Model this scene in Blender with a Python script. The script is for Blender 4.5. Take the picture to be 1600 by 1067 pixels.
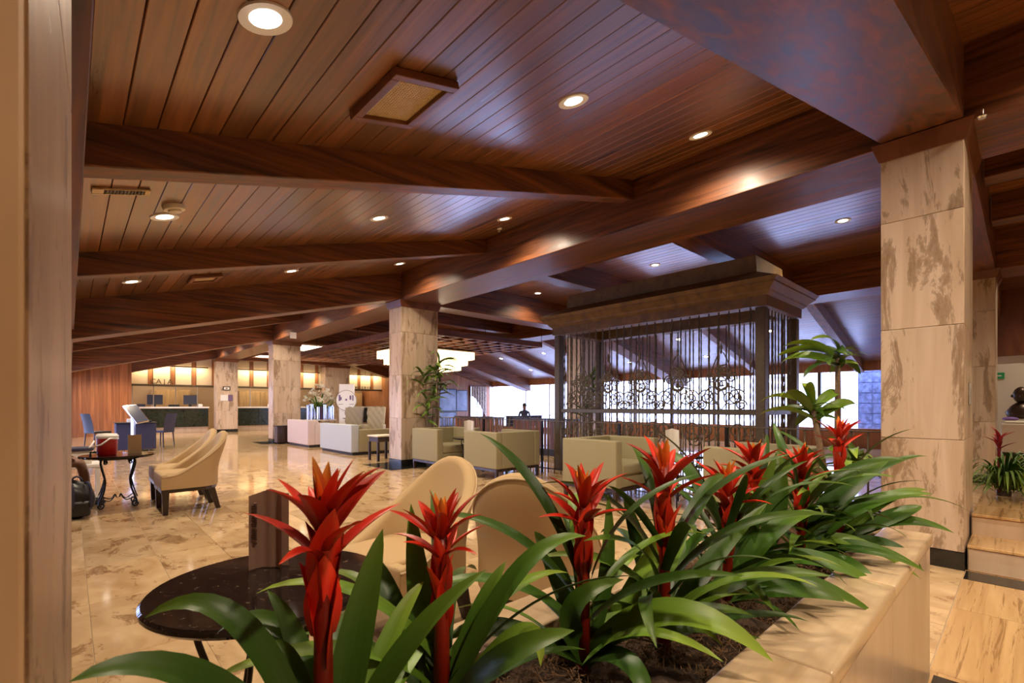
import bpy, bmesh, math, random
from mathutils import Vector, Matrix
for o in list(bpy.data.objects): bpy.data.objects.remove(o)
SC = bpy.context.scene
COL = SC.collection
PI = math.pi
R = random.Random(7)

# ---------------------------------------------------------------- camera, sky, exposure
TH = math.atan(692/744.0)
cam = bpy.data.cameras.new('camera'); camo = bpy.data.objects.new('camera', cam); COL.objects.link(camo)
camo.location = (0, 0, 1.22); camo.rotation_euler = (PI/2, 0, -TH)
cam.sensor_width = 36; cam.lens = 744/1600*36; cam.shift_y = 99.5/1600
cam.clip_start = 0.02; cam.clip_end = 200
cam.dof.use_dof = True; cam.dof.focus_distance = 2.6; cam.dof.aperture_fstop = 9.0
SC.camera = camo
SC.view_settings.view_transform = 'Standard'; SC.view_settings.look = 'None'
SC.view_settings.gamma = 1; SC.view_settings.use_curve_mapping = False
SC.view_settings.exposure = 0.12
SC.cycles.use_denoising = True
SC.cycles.max_bounces = 8; SC.cycles.diffuse_bounces = 5; SC.cycles.glossy_bounces = 4
SC.cycles.transparent_max_bounces = 12; SC.cycles.sample_clamp_indirect = 6
SC.cycles.caustics_reflective = False; SC.cycles.caustics_refractive = False
w = bpy.data.worlds.new('sky'); SC.world = w; w.use_nodes = True
bg = w.node_tree.nodes['Background']; bg.inputs[0].default_value = (0.50, 0.58, 1.0, 1); bg.inputs[1].default_value = 9.5
SPOT_W = 180.0         # one ceiling downlight
LAMP_COL = (1.0, 0.81, 0.60)

# ---------------------------------------------------------------- materials
MATS = {}
def lin(c): return tuple(((x/255)/12.92 if x/255 <= .04045 else ((x/255+.055)/1.055)**2.4) for x in c)
def newmat(name):
    m = bpy.data.materials.new(name); m.use_nodes = True
    nt = m.node_tree; b = nt.nodes['Principled BSDF']; MATS[name] = m
    return m, nt, b
def N(nt, t, **kw):
    n = nt.nodes.new(t)
    for k, v in kw.items():
        if k in n.inputs.keys(): n.inputs[k].default_value = v
        else: setattr(n, k, v)
    return n
def ramp(nt, stops):
    r = N(nt, 'ShaderNodeValToRGB'); e = r.color_ramp.elements
    while len(e) < len(stops): e.new(0.5)
    for i, (p, c) in enumerate(stops):
        e[i].position = p; e[i].color = (c, c, c, 1) if isinstance(c, (int, float)) else (*c, 1)
    return r
def coords(nt, scale, rnd=7.0):
    tc = N(nt, 'ShaderNodeTexCoord'); oi = N(nt, 'ShaderNodeObjectInfo')
    mu = N(nt, 'ShaderNodeMath', operation='MULTIPLY'); mu.inputs[1].default_value = rnd
    nt.links.new(oi.outputs['Random'], mu.inputs[0])
    ad = N(nt, 'ShaderNodeVectorMath', operation='ADD')
    nt.links.new(tc.outputs['Object'], ad.inputs[0]); nt.links.new(mu.outputs[0], ad.inputs[1])
    mp = N(nt, 'ShaderNodeMapping'); mp.inputs['Scale'].default_value = scale
    nt.links.new(ad.outputs[0], mp.inputs['Vector'])
    return mp, oi, ad
def plain(name, c, rough=.5, metal=0, bump=0, bscale=200, spec=None, coat=0, var=0):
    m, nt, b = newmat(name)
    b.inputs['Base Color'].default_value = (*c, 1); b.inputs['Roughness'].default_value = rough; b.inputs['Metallic'].default_value = metal
    if spec is not None: b.inputs['Specular IOR Level'].default_value = spec
    if coat: b.inputs['Coat Weight'].default_value = coat
    if bump or var:
        mp, oi, _ = coords(nt, (1, 1, 1))
        n = N(nt, 'ShaderNodeTexNoise'); n.inputs['Scale'].default_value = bscale; n.inputs['Detail'].default_value = 3
        nt.links.new(mp.outputs[0], n.inputs['Vector'])
        if bump:
            bp = N(nt, 'ShaderNodeBump'); bp.inputs['Strength'].default_value = bump; bp.inputs['Distance'].default_value = .004
            nt.links.new(n.outputs[0], bp.inputs['Height']); nt.links.new(bp.outputs[0], b.inputs['Normal'])
        if var:
            r = ramp(nt, [(.3, tuple(x*(1-var) for x in c)), (.7, tuple(min(1, x*(1+var)) for x in c))])
            nt.links.new(n.outputs[0], r.inputs[0]); nt.links.new(r.outputs[0], b.inputs['Base Color'])
    return m
def wood(name, dark, light, rough, scale, coat=0.0, vary=.35):
    m, nt, b = newmat(name)
    mp, oi, ad = coords(nt, scale)
    n = N(nt, 'ShaderNodeTexNoise'); n.inputs['Scale'].default_value = 1; n.inputs['Detail'].default_value = 6; n.inputs['Distortion'].default_value = .8
    nt.links.new(mp.outputs[0], n.inputs['Vector'])
    r = ramp(nt, [(.28, dark), (.72, light)]); nt.links.new(n.outputs[0], r.inputs[0])
    hs = N(nt, 'ShaderNodeHueSaturation')
    mr = N(nt, 'ShaderNodeMapRange'); mr.inputs['To Min'].default_value = 1-vary; mr.inputs['To Max'].default_value = 1+vary
    nt.links.new(oi.outputs['Random'], mr.inputs['Value']); nt.links.new(mr.outputs[0], hs.inputs['Value'])
    nt.links.new(r.outputs[0], hs.inputs['Color']); nt.links.new(hs.outputs[0], b.inputs['Base Color'])
    rr = ramp(nt, [(.3, max(0, rough-.07)), (.7, rough+.1)]); nt.links.new(n.outputs[0], rr.inputs[0]); nt.links.new(rr.outputs[0], b.inputs['Roughness'])
    bp = N(nt, 'ShaderNodeBump'); bp.inputs['Strength'].default_value = .15; bp.inputs['Distance'].default_value = .006
    nt.links.new(n.outputs[0], bp.inputs['Height']); nt.links.new(bp.outputs[0], b.inputs['Normal'])
    b.inputs['Coat Weight'].default_value = coat; b.inputs['Coat Roughness'].default_value = .25
    return m
def travertine(name, base, light, stain, rough, scale, amount=.56, pscale=(1, 1, 1), bump=.2, vary=.08):
    m, nt, b = newmat(name)
    mp, oi, ad = coords(nt, scale, 13)
    n = N(nt, 'ShaderNodeTexNoise'); n.inputs['Scale'].default_value = 1; n.inputs['Detail'].default_value = 7; n.inputs['Distortion'].default_value = 1.2
    nt.links.new(mp.outputs[0], n.inputs['Vector'])
    r = ramp(nt, [(.3, base), (.68, light)]); nt.links.new(n.outputs[0], r.inputs[0])
    mp2 = N(nt, 'ShaderNodeMapping'); mp2.inputs['Scale'].default_value = pscale; nt.links.new(ad.outputs[0], mp2.inputs['Vector'])
    n2 = N(nt, 'ShaderNodeTexNoise'); n2.inputs['Scale'].default_value = 1; n2.inputs['Detail'].default_value = 9; n2.inputs['Roughness'].default_value = .74; n2.inputs['Distortion'].default_value = .6
    nt.links.new(mp2.outputs[0], n2.inputs['Vector'])
    r2 = ramp(nt, [(amount, 0.0), (amount+.035, .55), (amount+.13, .9)]); nt.links.new(n2.outputs[0], r2.inputs[0])
    mx = N(nt, 'ShaderNodeMix', data_type='RGBA'); mx.inputs[7].default_value = (*stain, 1)
    nt.links.new(r2.outputs[0], mx.inputs[0]); nt.links.new(r.outputs[0], mx.inputs[6])
    hs = N(nt, 'ShaderNodeHueSaturation')
    mr = N(nt, 'ShaderNodeMapRange'); mr.inputs['To Min'].default_value = 1-vary; mr.inputs['To Max'].default_value = 1+vary
    nt.links.new(oi.outputs['Random'], mr.inputs['Value']); nt.links.new(mr.outputs[0], hs.inputs['Value'])
    nt.links.new(mx.outputs[2], hs.inputs['Color']); nt.links.new(hs.outputs[0], b.inputs['Base Color'])
    b.inputs['Roughness'].default_value = rough
    bp = N(nt, 'ShaderNodeBump'); bp.invert = True; bp.inputs['Strength'].default_value = bump; bp.inputs['Distance'].default_value = .003
    nt.links.new(r2.outputs[0], bp.inputs['Height']); nt.links.new(bp.outputs[0], b.inputs['Normal'])
    return m
def emit(name, c, s):
    m, nt, b = newmat(name)
    b.inputs['Base Color'].default_value = (*c, 1); b.inputs['Emission Color'].default_value = (*c, 1); b.inputs['Emission Strength'].default_value = s
    return m
def glassy(name, tint, refl=.12, rough=.02):
    m, nt, b = newmat(name)
    t = N(nt, 'ShaderNodeBsdfTransparent'); t.inputs[0].default_value = (*tint, 1)
    g = N(nt, 'ShaderNodeBsdfGlossy'); g.inputs['Roughness'].default_value = rough
    mx = N(nt, 'ShaderNodeMixShader'); mx.inputs[0].default_value = refl
    nt.links.new(t.outputs[0], mx.inputs[1]); nt.links.new(g.outputs[0], mx.inputs[2])
    nt.links.new(mx.outputs[0], nt.nodes['Material Output'].inputs[0])
    return m
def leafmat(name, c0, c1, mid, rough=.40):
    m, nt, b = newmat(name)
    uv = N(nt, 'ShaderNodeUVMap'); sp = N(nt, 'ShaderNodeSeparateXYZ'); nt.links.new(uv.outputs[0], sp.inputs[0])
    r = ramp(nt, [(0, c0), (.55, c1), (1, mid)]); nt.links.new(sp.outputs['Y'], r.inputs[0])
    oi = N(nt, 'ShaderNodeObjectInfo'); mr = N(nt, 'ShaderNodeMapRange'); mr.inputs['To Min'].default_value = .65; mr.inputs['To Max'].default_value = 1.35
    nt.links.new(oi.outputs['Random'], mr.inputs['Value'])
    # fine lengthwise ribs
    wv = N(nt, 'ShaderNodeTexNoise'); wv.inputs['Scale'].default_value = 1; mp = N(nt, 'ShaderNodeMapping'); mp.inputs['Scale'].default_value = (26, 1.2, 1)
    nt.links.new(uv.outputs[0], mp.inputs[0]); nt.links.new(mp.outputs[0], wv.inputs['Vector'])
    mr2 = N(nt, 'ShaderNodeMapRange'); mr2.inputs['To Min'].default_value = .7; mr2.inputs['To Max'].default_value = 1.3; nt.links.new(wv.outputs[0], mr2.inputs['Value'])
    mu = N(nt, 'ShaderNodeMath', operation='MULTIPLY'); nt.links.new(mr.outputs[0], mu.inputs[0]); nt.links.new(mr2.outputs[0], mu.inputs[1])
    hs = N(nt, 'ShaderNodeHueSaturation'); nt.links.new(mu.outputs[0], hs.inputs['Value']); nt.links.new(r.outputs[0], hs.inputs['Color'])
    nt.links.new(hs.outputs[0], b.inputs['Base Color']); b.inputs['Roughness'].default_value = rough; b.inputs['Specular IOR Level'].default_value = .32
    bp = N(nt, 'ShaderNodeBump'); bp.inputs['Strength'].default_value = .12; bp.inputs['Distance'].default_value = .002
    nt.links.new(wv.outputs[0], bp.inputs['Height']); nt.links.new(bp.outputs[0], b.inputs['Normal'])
    return m

wood('plank', (.075, .025, .007), (.29, .105, .027), .34, (22, .9, 22), .75, .30)
wood('beam_y', (.024, .007, .002), (.25, .078, .020), .50, (20, 1.0, 20), .12, .12)
wood('beam_x', (.024, .007, .002), (.25, .078, .020), .50, (1.0, 20, 20), .12, .12)
wood('panel', (.22, .075, .022), (.46, .18, .06), .45, (12, 12, .6), .1, .22)
wood('trimwood', (.10, .030, .011), (.20, .065, .024), .4, (6, 6, 1), .1, .1)
wood('legwood', (.012, .006, .004), (.035, .016, .010), .3, (8, 8, 1), .2, .1)
wood('cagewood', (.11, .058, .018), (.23, .13, .04), .55, (2, 6, 6), 0, .1)
wood('cabinet', (.33, .19, .07), (.55, .34, .14), .5, (10, 10, .8), 0, .1)
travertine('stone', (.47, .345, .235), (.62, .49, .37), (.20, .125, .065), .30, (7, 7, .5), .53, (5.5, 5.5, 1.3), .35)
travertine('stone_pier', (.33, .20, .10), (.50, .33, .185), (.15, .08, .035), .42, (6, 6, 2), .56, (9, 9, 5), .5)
travertine('stone_plain', (.48, .35, .23), (.62, .48, .34), (.30, .17, .08), .28, (5, 5, .8), .66, (6, 6, 2))
travertine('stone_rim', (.48, .33, .185), (.64, .48, .30), (.28, .15, .07), .22, (.9, 9, 9), .66, (3, 12, 12))
travertine('floor', (.43, .28, .14), (.62, .45, .26), (.20, .10, .04), .085, (3.2, 2.2, 3), .545, (5.5, 3.2, 3), .03, .12)
travertine('floor_line', (.46, .27, .115), (.64, .42, .20), (.24, .125, .045), .12, (.7, 14, 5), .555, (1.1, 24, 5), .03, .07)
plain('grout', (.62, .50, .34), .5)
travertine('marble_green', (.010, .014, .009), (.035, .045, .028), (.12, .13, .09), .12, (6, 6, 6), .62, (5, 5, 5), 0)
travertine('marble_black', (.008, .008, .008), (.020, .020, .018), (.20, .19, .17), .10, (6, 6, 6), .68, (3, 9, 5), 0)
travertine('granite', (.006, .005, .005), (.018, .012, .010), (.20, .14, .10), .07, (60, 60, 60), .60, (42, 42, 42), 0)
plain('cream', (.43, .29, .14), .75, bump=.25, bscale=420, var=.06)
plain('cream_pipe', (.42, .30, .165), .7)
plain('olive', (.29, .255, .145), .8, bump=.25, bscale=500, var=.06)
plain('bluefab', (.42, .46, .50), .8, bump=.2, bscale=500, var=.04)
plain('pinkfab', (.55, .45, .45), .8, bump=.2, bscale=500, var=.04)
plain('taupe', (.27, .235, .175), .8, bump=.2, bscale=400, var=.08)
plain('taupe_dark', (.10, .085, .06), .7)
plain('navy', (.030, .032, .075), .6, bump=.1, bscale=300)
plain('blackp', (.012, .012, .014), .4)
plain('iron', (.020, .015, .012), .42, .6)
plain('bronze', (.11, .083, .050), .42, .45, var=.15, bscale=30)
plain('gilt', (.11, .06, .014), .5)
plain('brass', (.55, .36, .12), .3, .9)
plain('chrome', (.75, .77, .8), .12, 1)
plain('white', (.80, .79, .76), .45)
plain('offwhite', (.70, .64, .52), .6)
plain('creampanel', (.76, .62, .40), .6, var=.05, bscale=2)
plain('redp', (.42, .008, .010), .3)
plain('paper', (.74, .70, .64), .7)
plain('menu', (.45, .28, .21), .55)
plain('menutext', (.15, .075, .055), .6)
plain('card', (.40, .26, .13), .7)
plain('grille', (.62, .47, .26), .5)
plain('soil', (.045, .024, .012), .95, bump=.6, bscale=60, var=.4)
plain('moss', (.16, .085, .035), .9, var=.45, bscale=8)
plain('skin', (.20, .095, .055), .55)
plain('shirt', (.55, .55, .58), .8); plain('shorts', (.05, .06, .09), .8); plain('hair', (.015, .01, .008), .7)
plain('bark', (.19, .13, .08), .85, bump=.5, bscale=60, var=.3)
plain('lilywhite', (.82, .78, .62), .5); plain('mauve', (.16, .10, .20), .5)
plain('terracotta', (.07, .05, .04), .5)
plain('darkfloor', (.014, .014, .014), .1)
plain('outdoor', (.75, .77, .80), .8)
plain('bronze_statue', (.05, .028, .016), .35, .5)
plain('purple', (.22, .12, .42), .6)
plain('green_sign', (.02, .30, .10), .5)
plain('bluemosaic', (.30, .40, .72), .3, var=.45, bscale=9)
plain('petrol', (.05, .06, .10), .25)
plain('screen', (.16, .20, .30), .15, var=.3, bscale=3)
plain('curtain', (.36, .30, .25), .9, var=.5, bscale=12)
emit('lamp', (1.0, .90, .72), 14.0)
emit('lamp_far', (1.0, .92, .78), 22.0)
emit('skypanel', (1.0, .90, .68), 5.0)
emit('crystal', (1.0, .84, .56), 1.5)
emit('counterlight', (1.0, .80, .50), 3.0)
glassy('glass', (.95, .97, 1.0), .10)
glassy('glass_clear', (.93, .95, .95), .15)
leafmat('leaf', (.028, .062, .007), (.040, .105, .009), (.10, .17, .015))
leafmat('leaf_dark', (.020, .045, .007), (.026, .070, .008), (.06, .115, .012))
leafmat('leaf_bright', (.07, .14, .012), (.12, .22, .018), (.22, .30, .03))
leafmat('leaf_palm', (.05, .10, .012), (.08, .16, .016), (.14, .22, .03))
leafmat('bract', (.20, .012, .004), (.60, .022, .008), (.62, .06, .02), .38)
leafmat('bract_wine', (.10, .004, .008), (.26, .008, .016), (.34, .02, .03))
leafmat('bract_tip', (.55, .03, .008), (.72, .13, .015), (.75, .33, .04), .38)

# ---------------------------------------------------------------- mesh helpers
class M:
    def __init__(s): s.v = []; s.f = []; s.uv = None
    def add(s, vs, fs):
        b = len(s.v); s.v += [tuple(v) for v in vs]; s.f += [tuple(i+b for i in f) for f in fs]; return s
    def box(s, x0, x1, y0, y1, z0, z1):
        return s.add([(x0,y0,z0),(x1,y0,z0),(x1,y1,z0),(x0,y1,z0),(x0,y0,z1),(x1,y0,z1),(x1,y1,z1),(x0,y1,z1)],
                     [(0,3,2,1),(4,5,6,7),(0,1,5,4),(1,2,6,5),(2,3,7,6),(3,0,4,7)])
    def hexa(s, a, b):   # bottom quad a, top quad b
        return s.add(list(a)+list(b), [(0,3,2,1),(4,5,6,7),(0,1,5,4),(1,2,6,5),(2,3,7,6),(3,0,4,7)])
    def prism(s, poly, z0, z1):
        n = len(poly)
        return s.add([(x,y,z0) for x,y in poly]+[(x,y,z1) for x,y in poly],
                     [tuple(reversed(range(n))), tuple(range(n,2*n))]+[(i,(i+1)%n,(i+1)%n+n,i+n) for i in range(n)])
    def lathe(s, prof, n=20, c=(0,0,0)):
        k = len(prof); vs = []
        for i in range(n):
            a = 2*PI*i/n
            vs += [(c[0]+r*math.cos(a), c[1]+r*math.sin(a), c[2]+z) for r,z in prof]
        fs = [(i*k+j, ((i+1)%n)*k+j, ((i+1)%n)*k+j+1, i*k+j+1) for i in range(n) for j in range(k-1)]
        fs.append(tuple(i*k+k-1 for i in range(n))); fs.append(tuple(i*k for i in reversed(range(n))))
        return s.add(vs, fs)
    def tube(s, pts, r, n=6, cap=True):
        pts = [Vector(p) for p in pts]; rs = r if isinstance(r, (list, tuple)) else [r]*len(pts)
        vs = []; prev = None
        for i, p in enumerate(pts):
            d = (pts[min(i+1, len(pts)-1)]-pts[max(i-1, 0)])
            if d.length < 1e-9: d = Vector((0,0,1))
            d.normalize()
            if prev is None:
                prev = d.orthogonal().normalized()
            else:
                prev = prev-d*prev.dot(d)
                prev = prev.normalized() if prev.length > 1e-6 else d.orthogonal().normalized()
            q = d.cross(prev)
            vs += [p+(prev*math.cos(2*PI*k/n)+q*math.sin(2*PI*k/n))*rs[i] for k in range(n)]
        fs = [(i*n+k, i*n+(k+1)%n, (i+1)*n+(k+1)%n, (i+1)*n+k) for i in range(len(pts)-1) for k in range(n)]
        if cap: fs += [tuple(reversed(range(n))), tuple((len(pts)-1)*n+k for k in range(n))]
        return s.add(vs, fs)
    def grid(s, fn, nu, nv, close_u=False):
        vs = [fn(i/(nu if close_u else nu-1), j/(nv-1)) for i in range(nu) for j in range(nv)]
        fs = [(i*nv+j, ((i+1)%nu)*nv+j, ((i+1)%nu)*nv+j+1, i*nv+j+1) for i in range(nu if close_u else nu-1) for j in range(nv-1)]
        return s.add(vs, fs)
    def ball(s, c, r, n=10, sc=(1,1,1)):
        prof = [(max(1e-4, r*math.sin(PI*j/n)), -r*math.cos(PI*j/n)) for j in range(n+1)]
        b = M().lathe(prof, n+4)
        return s.add([(c[0]+x*sc[0], c[1]+y*sc[1], c[2]+z*sc[2]) for x,y,z in b.v], b.f)
    def xf(s, mat):
        s.v = [tuple(mat @ Vector(v)) for v in s.v]; return s
    def mesh(s, name, mat, smooth=False, bevel=0, seg=2):
        me = bpy.data.meshes.new(name); me.from_pydata(s.v, [], s.f)
        if s.uv:
            ul = me.uv_layers.new(name='UVMap')
            for l in me.loops: ul.data[l.index].uv = s.uv[l.vertex_index]
        bm = bmesh.new(); bm.from_mesh(me)
        if not s.uv: bmesh.ops.recalc_face_normals(bm, faces=bm.faces)
        if bevel:
            es = [e for e in bm.edges if len(e.link_faces) == 2 and e.calc_face_angle(0) > .5]
            bmesh.ops.bevel(bm, geom=es, offset=bevel, segments=seg, affect='EDGES', profile=.6, clamp_overlap=True)
        bm.to_mesh(me); bm.free()
        if smooth:
            for p in me.polygons: p.use_smooth = True
            if bevel or smooth == 2:
                me.set_sharp_from_angle(angle=math.radians(40))
        if mat: me.materials.append(MATS[mat] if isinstance(mat, str) else mat)
        return me
def link(name, me, parent=None, loc=None, rot=None):
    o = bpy.data.objects.new(name, me); COL.objects.link(o)
    if parent: o.parent = parent
    if loc: o.location = loc
    if rot: o.rotation_euler = rot
    return o
def ob(name, m, mat, parent=None, smooth=False, bevel=0, loc=None, rot=None, seg=2):
    return link(name, m.mesh(name, mat, smooth, bevel, seg), parent, loc, rot)
def bx(name, x0, x1, y0, y1, z0, z1, mat, parent=None, bevel=.004, seg=1):
    return ob(name, M().box(x0,x1,y0,y1,z0,z1), mat, parent, bevel=bevel, seg=seg)
def tag(o, label, cat=None, group=None):
    o['label'] = label
    if cat: o['category'] = cat
    if group: o['group'] = group
    return o
def st(o, label=None, cat=None):
    o['kind'] = 'structure'
    if label: o['label'] = label
    if cat: o['category'] = cat
    return o
def thing(name, label, cat, loc=(0,0,0), rz=0, group=None):
    o = bpy.data.objects.new(name, None); COL.objects.link(o); o.empty_display_size = .1
    o.location = loc; o.rotation_euler = (0,0,rz)
    return tag(o, label, cat, group)
def copy_tree(o, parent=None):
    c = o.copy(); COL.objects.link(c); c.parent = parent
    for ch in list(o.children): copy_tree(ch, c)
    return c
def dup(o, label, loc, rz=0, group=None):
    c = copy_tree(o); c.location = loc; c.rotation_euler = (0,0,rz); c['label'] = label
    if group: c['group'] = group
    return c
def text(name, s, size, mat, parent=None, loc=(0,0,0), rot=(0,0,0), ext=.004, align='CENTER'):
    cu = bpy.data.curves.new(name, 'FONT'); cu.body = s; cu.size = size; cu.extrude = ext; cu.align_x = align
    t = bpy.data.objects.new(name, cu); COL.objects.link(t)
    dg = bpy.context.evaluated_depsgraph_get(); me = bpy.data.meshes.new_from_object(t.evaluated_get(dg))
    bpy.data.objects.remove(t); me.name = name; me.materials.clear(); me.materials.append(MATS[mat])
    return link(name, me, parent, loc, rot)
def bez(p0, p1, p2, n=12):
    p0, p1, p2 = Vector(p0), Vector(p1), Vector(p2)
    return [p0*(1-t)**2+p1*2*t*(1-t)+p2*t*t for t in [i/n for i in range(n+1)]]
def strip(pts, width, side=None, fold=.25, wp=None, up=(0,0,1), nx=4):
    """a blade along pts: nx+1 verts across, V-folded, tapering to a tip"""
    m = M(); m.uv = []; n = len(pts); pts = [Vector(p) for p in pts]
    for i, p in enumerate(pts):
        t = i/(n-1); d = (pts[min(i+1, n-1)]-pts[max(i-1, 0)]).normalized()
        sd = d.cross(Vector(up)) if side is None else Vector(side)
        sd = sd-d*sd.dot(d)
        sd = sd.normalized() if sd.length > 1e-5 else d.orthogonal().normalized()
        nm = sd.cross(d)
        wd = (wp(t) if wp else (.62+.38*math.sin(min(1, t*1.6)*PI/2))*(max(0, 1-t**3.2))**.8)*width/2+.0004
        for k in range(nx+1):
            a = k/nx*2-1
            m.v.append(tuple(p+sd*(a*wd)+nm*(abs(a)**1.5*wd*fold))); m.uv.append((k/nx, t))
    for i in range(n-1):
        for k in range(nx):
            m.f.append((i*(nx+1)+k, i*(nx+1)+k+1, (i+1)*(nx+1)+k+1, (i+1)*(nx+1)+k))
    return m
def arch(az, el, L, droop, n=12, p=1.5, base=(0,0,0)):
    pts = [Vector(base)]; h = L/n
    for i in range(n):
        e = el-droop*((i+.5)/n)**p
        pts.append(pts[-1]+Vector((math.cos(az)*math.cos(e), math.sin(az)*math.cos(e), math.sin(e)))*h)
    return pts
# ---------------------------------------------------------------- structure: roof
YK = [.3+8.1*k for k in range(-1, 4)]
SL = .262; ANG = math.atan(SL)
def cw(x): return 2.58+SL*x
def ce(x): return 3.82-SL*(x-11.26)
NZ = 3.90
def slopebox(name, x0, x1, y0, y1, f, lo, hi, mat, parent=None):
    a = [(x0,y0,f(x0)+lo),(x1,y0,f(x1)+lo),(x1,y1,f(x1)+lo),(x0,y1,f(x0)+lo)]
    b = [(x0,y0,f(x0)+hi),(x1,y0,f(x1)+hi),(x1,y1,f(x1)+hi),(x0,y1,f(x0)+hi)]
    return ob(name, M().hexa(a, b), mat, parent, bevel=.006, seg=1)
CW = st(slopebox('ceiling', -2.7, 4.85, -8, 28.2, cw, .02, .08, 'trimwood'), 'sloping ceiling of red-brown boards over the lounge', 'ceiling')
CN = st(bx('ceiling', 4.8, 11.3, -8, 28.2, NZ+.02, NZ+.08, 'trimwood'), 'flat board ceiling over the iron cage', 'ceiling')
CE = st(slopebox('ceiling', 11.2, 16.8, -8, 28.2, ce, .02, .08, 'trimwood'), 'sloping board ceiling above the bright windows', 'ceiling')
bays = []
for k, y in enumerate(YK):
    bays += [(y+.49, y+2.8, k), (y+2.97, y+5.5, k), (y+5.67, y+8.1, k)]
bays = [b for b in bays if b[0] < 27]
PW = .14
def plank_mesh(L, wd=PW-.004):
    return M().box(-wd/2, wd/2, 0, L, 0, .02).mesh('plank', 'plank', bevel=.003, seg=1)
def stuffplanks(parent, x0, x1, f, slope, rows):
    m = M(); n = int((x1-x0)/PW)
    for (a, b, k) in rows:
        for i in range(n):
            xa = x0+i*PW+.003; xb = xa+PW-.006
            m.hexa([(xa,a,f(xa)),(xb,a,f(xb)),(xb,b,f(xb)),(xa,b,f(xa))], [(xa,a,f(xa)+.02),(xb,a,f(xb)+.02),(xb,b,f(xb)+.02),(xa,b,f(xa)+.02)])
    if m.v:
        o = ob('distant_planks', m, 'plank', parent); o['kind'] = 'stuff'
near = [b for b in bays if b[2] == 1]
far = [b for b in bays if b[2] != 1]
for (a, b, k) in near:
    me = plank_mesh(b-a)
    mw = plank_mesh(b-a, PW/math.cos(ANG)-.004)
    for i in range(34):
        x = .06+PW*(i+.5)
        link('plank', mw, CW, (x, a, cw(x)), (0, -ANG, 0))
    for i in range(33):
        link('plank', me, CN, (5.74+PW*(i+.5), a, NZ))
stuffplanks(CW, -2.6, 0, cw, 1, near); stuffplanks(CW, -2.6, 4.82, cw, 1, far)
stuffplanks(CN, 5.72, 10.4, lambda x: NZ, 0, far); stuffplanks(CE, 11.26, 16.5, ce, -1, bays)
for k, y in enumerate(YK):
    slopebox('rafter', -2.6, 4.83, y, y+.49, cw, -.51, .02, 'beam_x', CW)
    bx('rafter', 5.70, 10.42, y, y+.49, 3.30, NZ+.02, 'beam_x', CN)
    slopebox('rafter', 11.24, 16.6, y, y+.49, ce, -.50, .02, 'beam_x', CE)
    for dy in (2.8, 5.5):
        if y+dy > 27: continue
        slopebox('rafter', -2.6, 4.83, y+dy, y+dy+.17, cw, -.215, .02, 'beam_x', CW)
        bx('rafter', 5.70, 10.42, y+dy, y+dy+.30, 3.52, NZ+.02, 'beam_x', CN)
        slopebox('rafter', 11.24, 16.6, y+dy, y+dy+.2, ce, -.26, .02, 'beam_x', CE)
for x, lbl in ((4.82, 'massive dark wooden beam resting on the front row of stone columns'), (10.40, 'massive dark wooden beam on the columns behind the cage')):
    g = st(ob('main_beam', M().box(x, x+.70, -8, 28.2, 3.30, NZ+.05), 'beam_y', bevel=.008), lbl, 'beam')
    bx('edge_board', x+.712, x+.89, -8, 28.2, 3.318, NZ+.05, 'beam_y', g)
    bx('groove', x+.69, x+.73, -8, 28.2, 3.33, 3.7, 'blackp', g, 0)
st(bx('eave_beam', -.40, .045, .2, 24.5, 2.20, 2.36, 'beam_y'), 'dark wooden eave beam above the near stone pier', 'beam')
for i, x in enumerate((6.9, 8.6)):
    bx('purlin', x, x+.28, -8, .28, 3.56, NZ+.02, 'beam_y', CN)

# ---------------------------------------------------------------- columns
ZL = [.13, .96, 1.82, 2.68, 3.20]
def column(x, y, label, wx=.86, wy=.49, top=3.20, cap=True, base='marble_black'):
    c = st(ob('column', M().box(x+.02, x+wx-.02, y+.02, y+wy-.02, 0, top+.05), 'grout'), label, 'column')
    zs = [z for z in ZL if z < top]+[top]
    t = .022
    for a, b in zip(zs[:-1], zs[1:]):
        a += .003
        bx('slab', x, x+t, y, y+wy, a, b, 'stone', c, .003); bx('slab', x+wx-t, x+wx, y, y+wy, a, b, 'stone', c, .003)
        bx('slab', x+t+.002, x+wx-t-.002, y-.001, y+t, a, b, 'stone', c, .003); bx('slab', x+t+.002, x+wx-t-.002, y+wy-t, y+wy+.001, a, b, 'stone', c, .003)
    bx('plinth', x-.004, x+wx+.004, y-.005, y+wy+.005, 0, .13, base, c, .003)
    if cap:
        m = M()
        for e0, e1, za, zb in ((.012, .03, top-.02, top+.03), (.03, .055, top+.03, top+.11)):
            m.hexa([(x-e0,y-e0,za),(x+wx+e0,y-e0,za),(x+wx+e0,y+wy+e0,za),(x-e0,y+wy+e0,za)], [(x-e1,y-e1,zb),(x+wx+e1,y-e1,zb),(x+wx+e1,y+wy+e1,zb),(x-e1,y+wy+e1,zb)])
        ob('capital', m, 'trimwood', c)
    return c
c1 = column(4.82, YK[1], 'nearest tall stone column with brown stains, right of the red flowers')
column(4.82, YK[2], 'stone column with the palm beside it, behind the olive armchairs')
column(4.82, YK[3], 'stone column beside the mauve sofa')
column(4.82, YK[4], 'stone column at the reception counter carrying two small notices')
column(10.40, YK[1], 'stone column at the top of the steps, half hidden by the nearest one')
column(10.40, YK[2], 'stone column seen through the left end of the iron cage')
column(10.40, YK[3], 'distant stone column behind the hanging lattice')
column(9.7, YK[4], 'broad stone pier in the reception front behind the white totem', 1.3)
for (x, y) in ((4.82, YK[2]), (4.82, YK[3])):
    st(bx('floor_border', x-.42, x+1.2, y-.36, y+.85, .001, .004, 'marble_black', None, 0), 'black marble border in the floor around the column with the '+('palm' if y < 10 else 'mauve sofa'), 'floor border')
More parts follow.
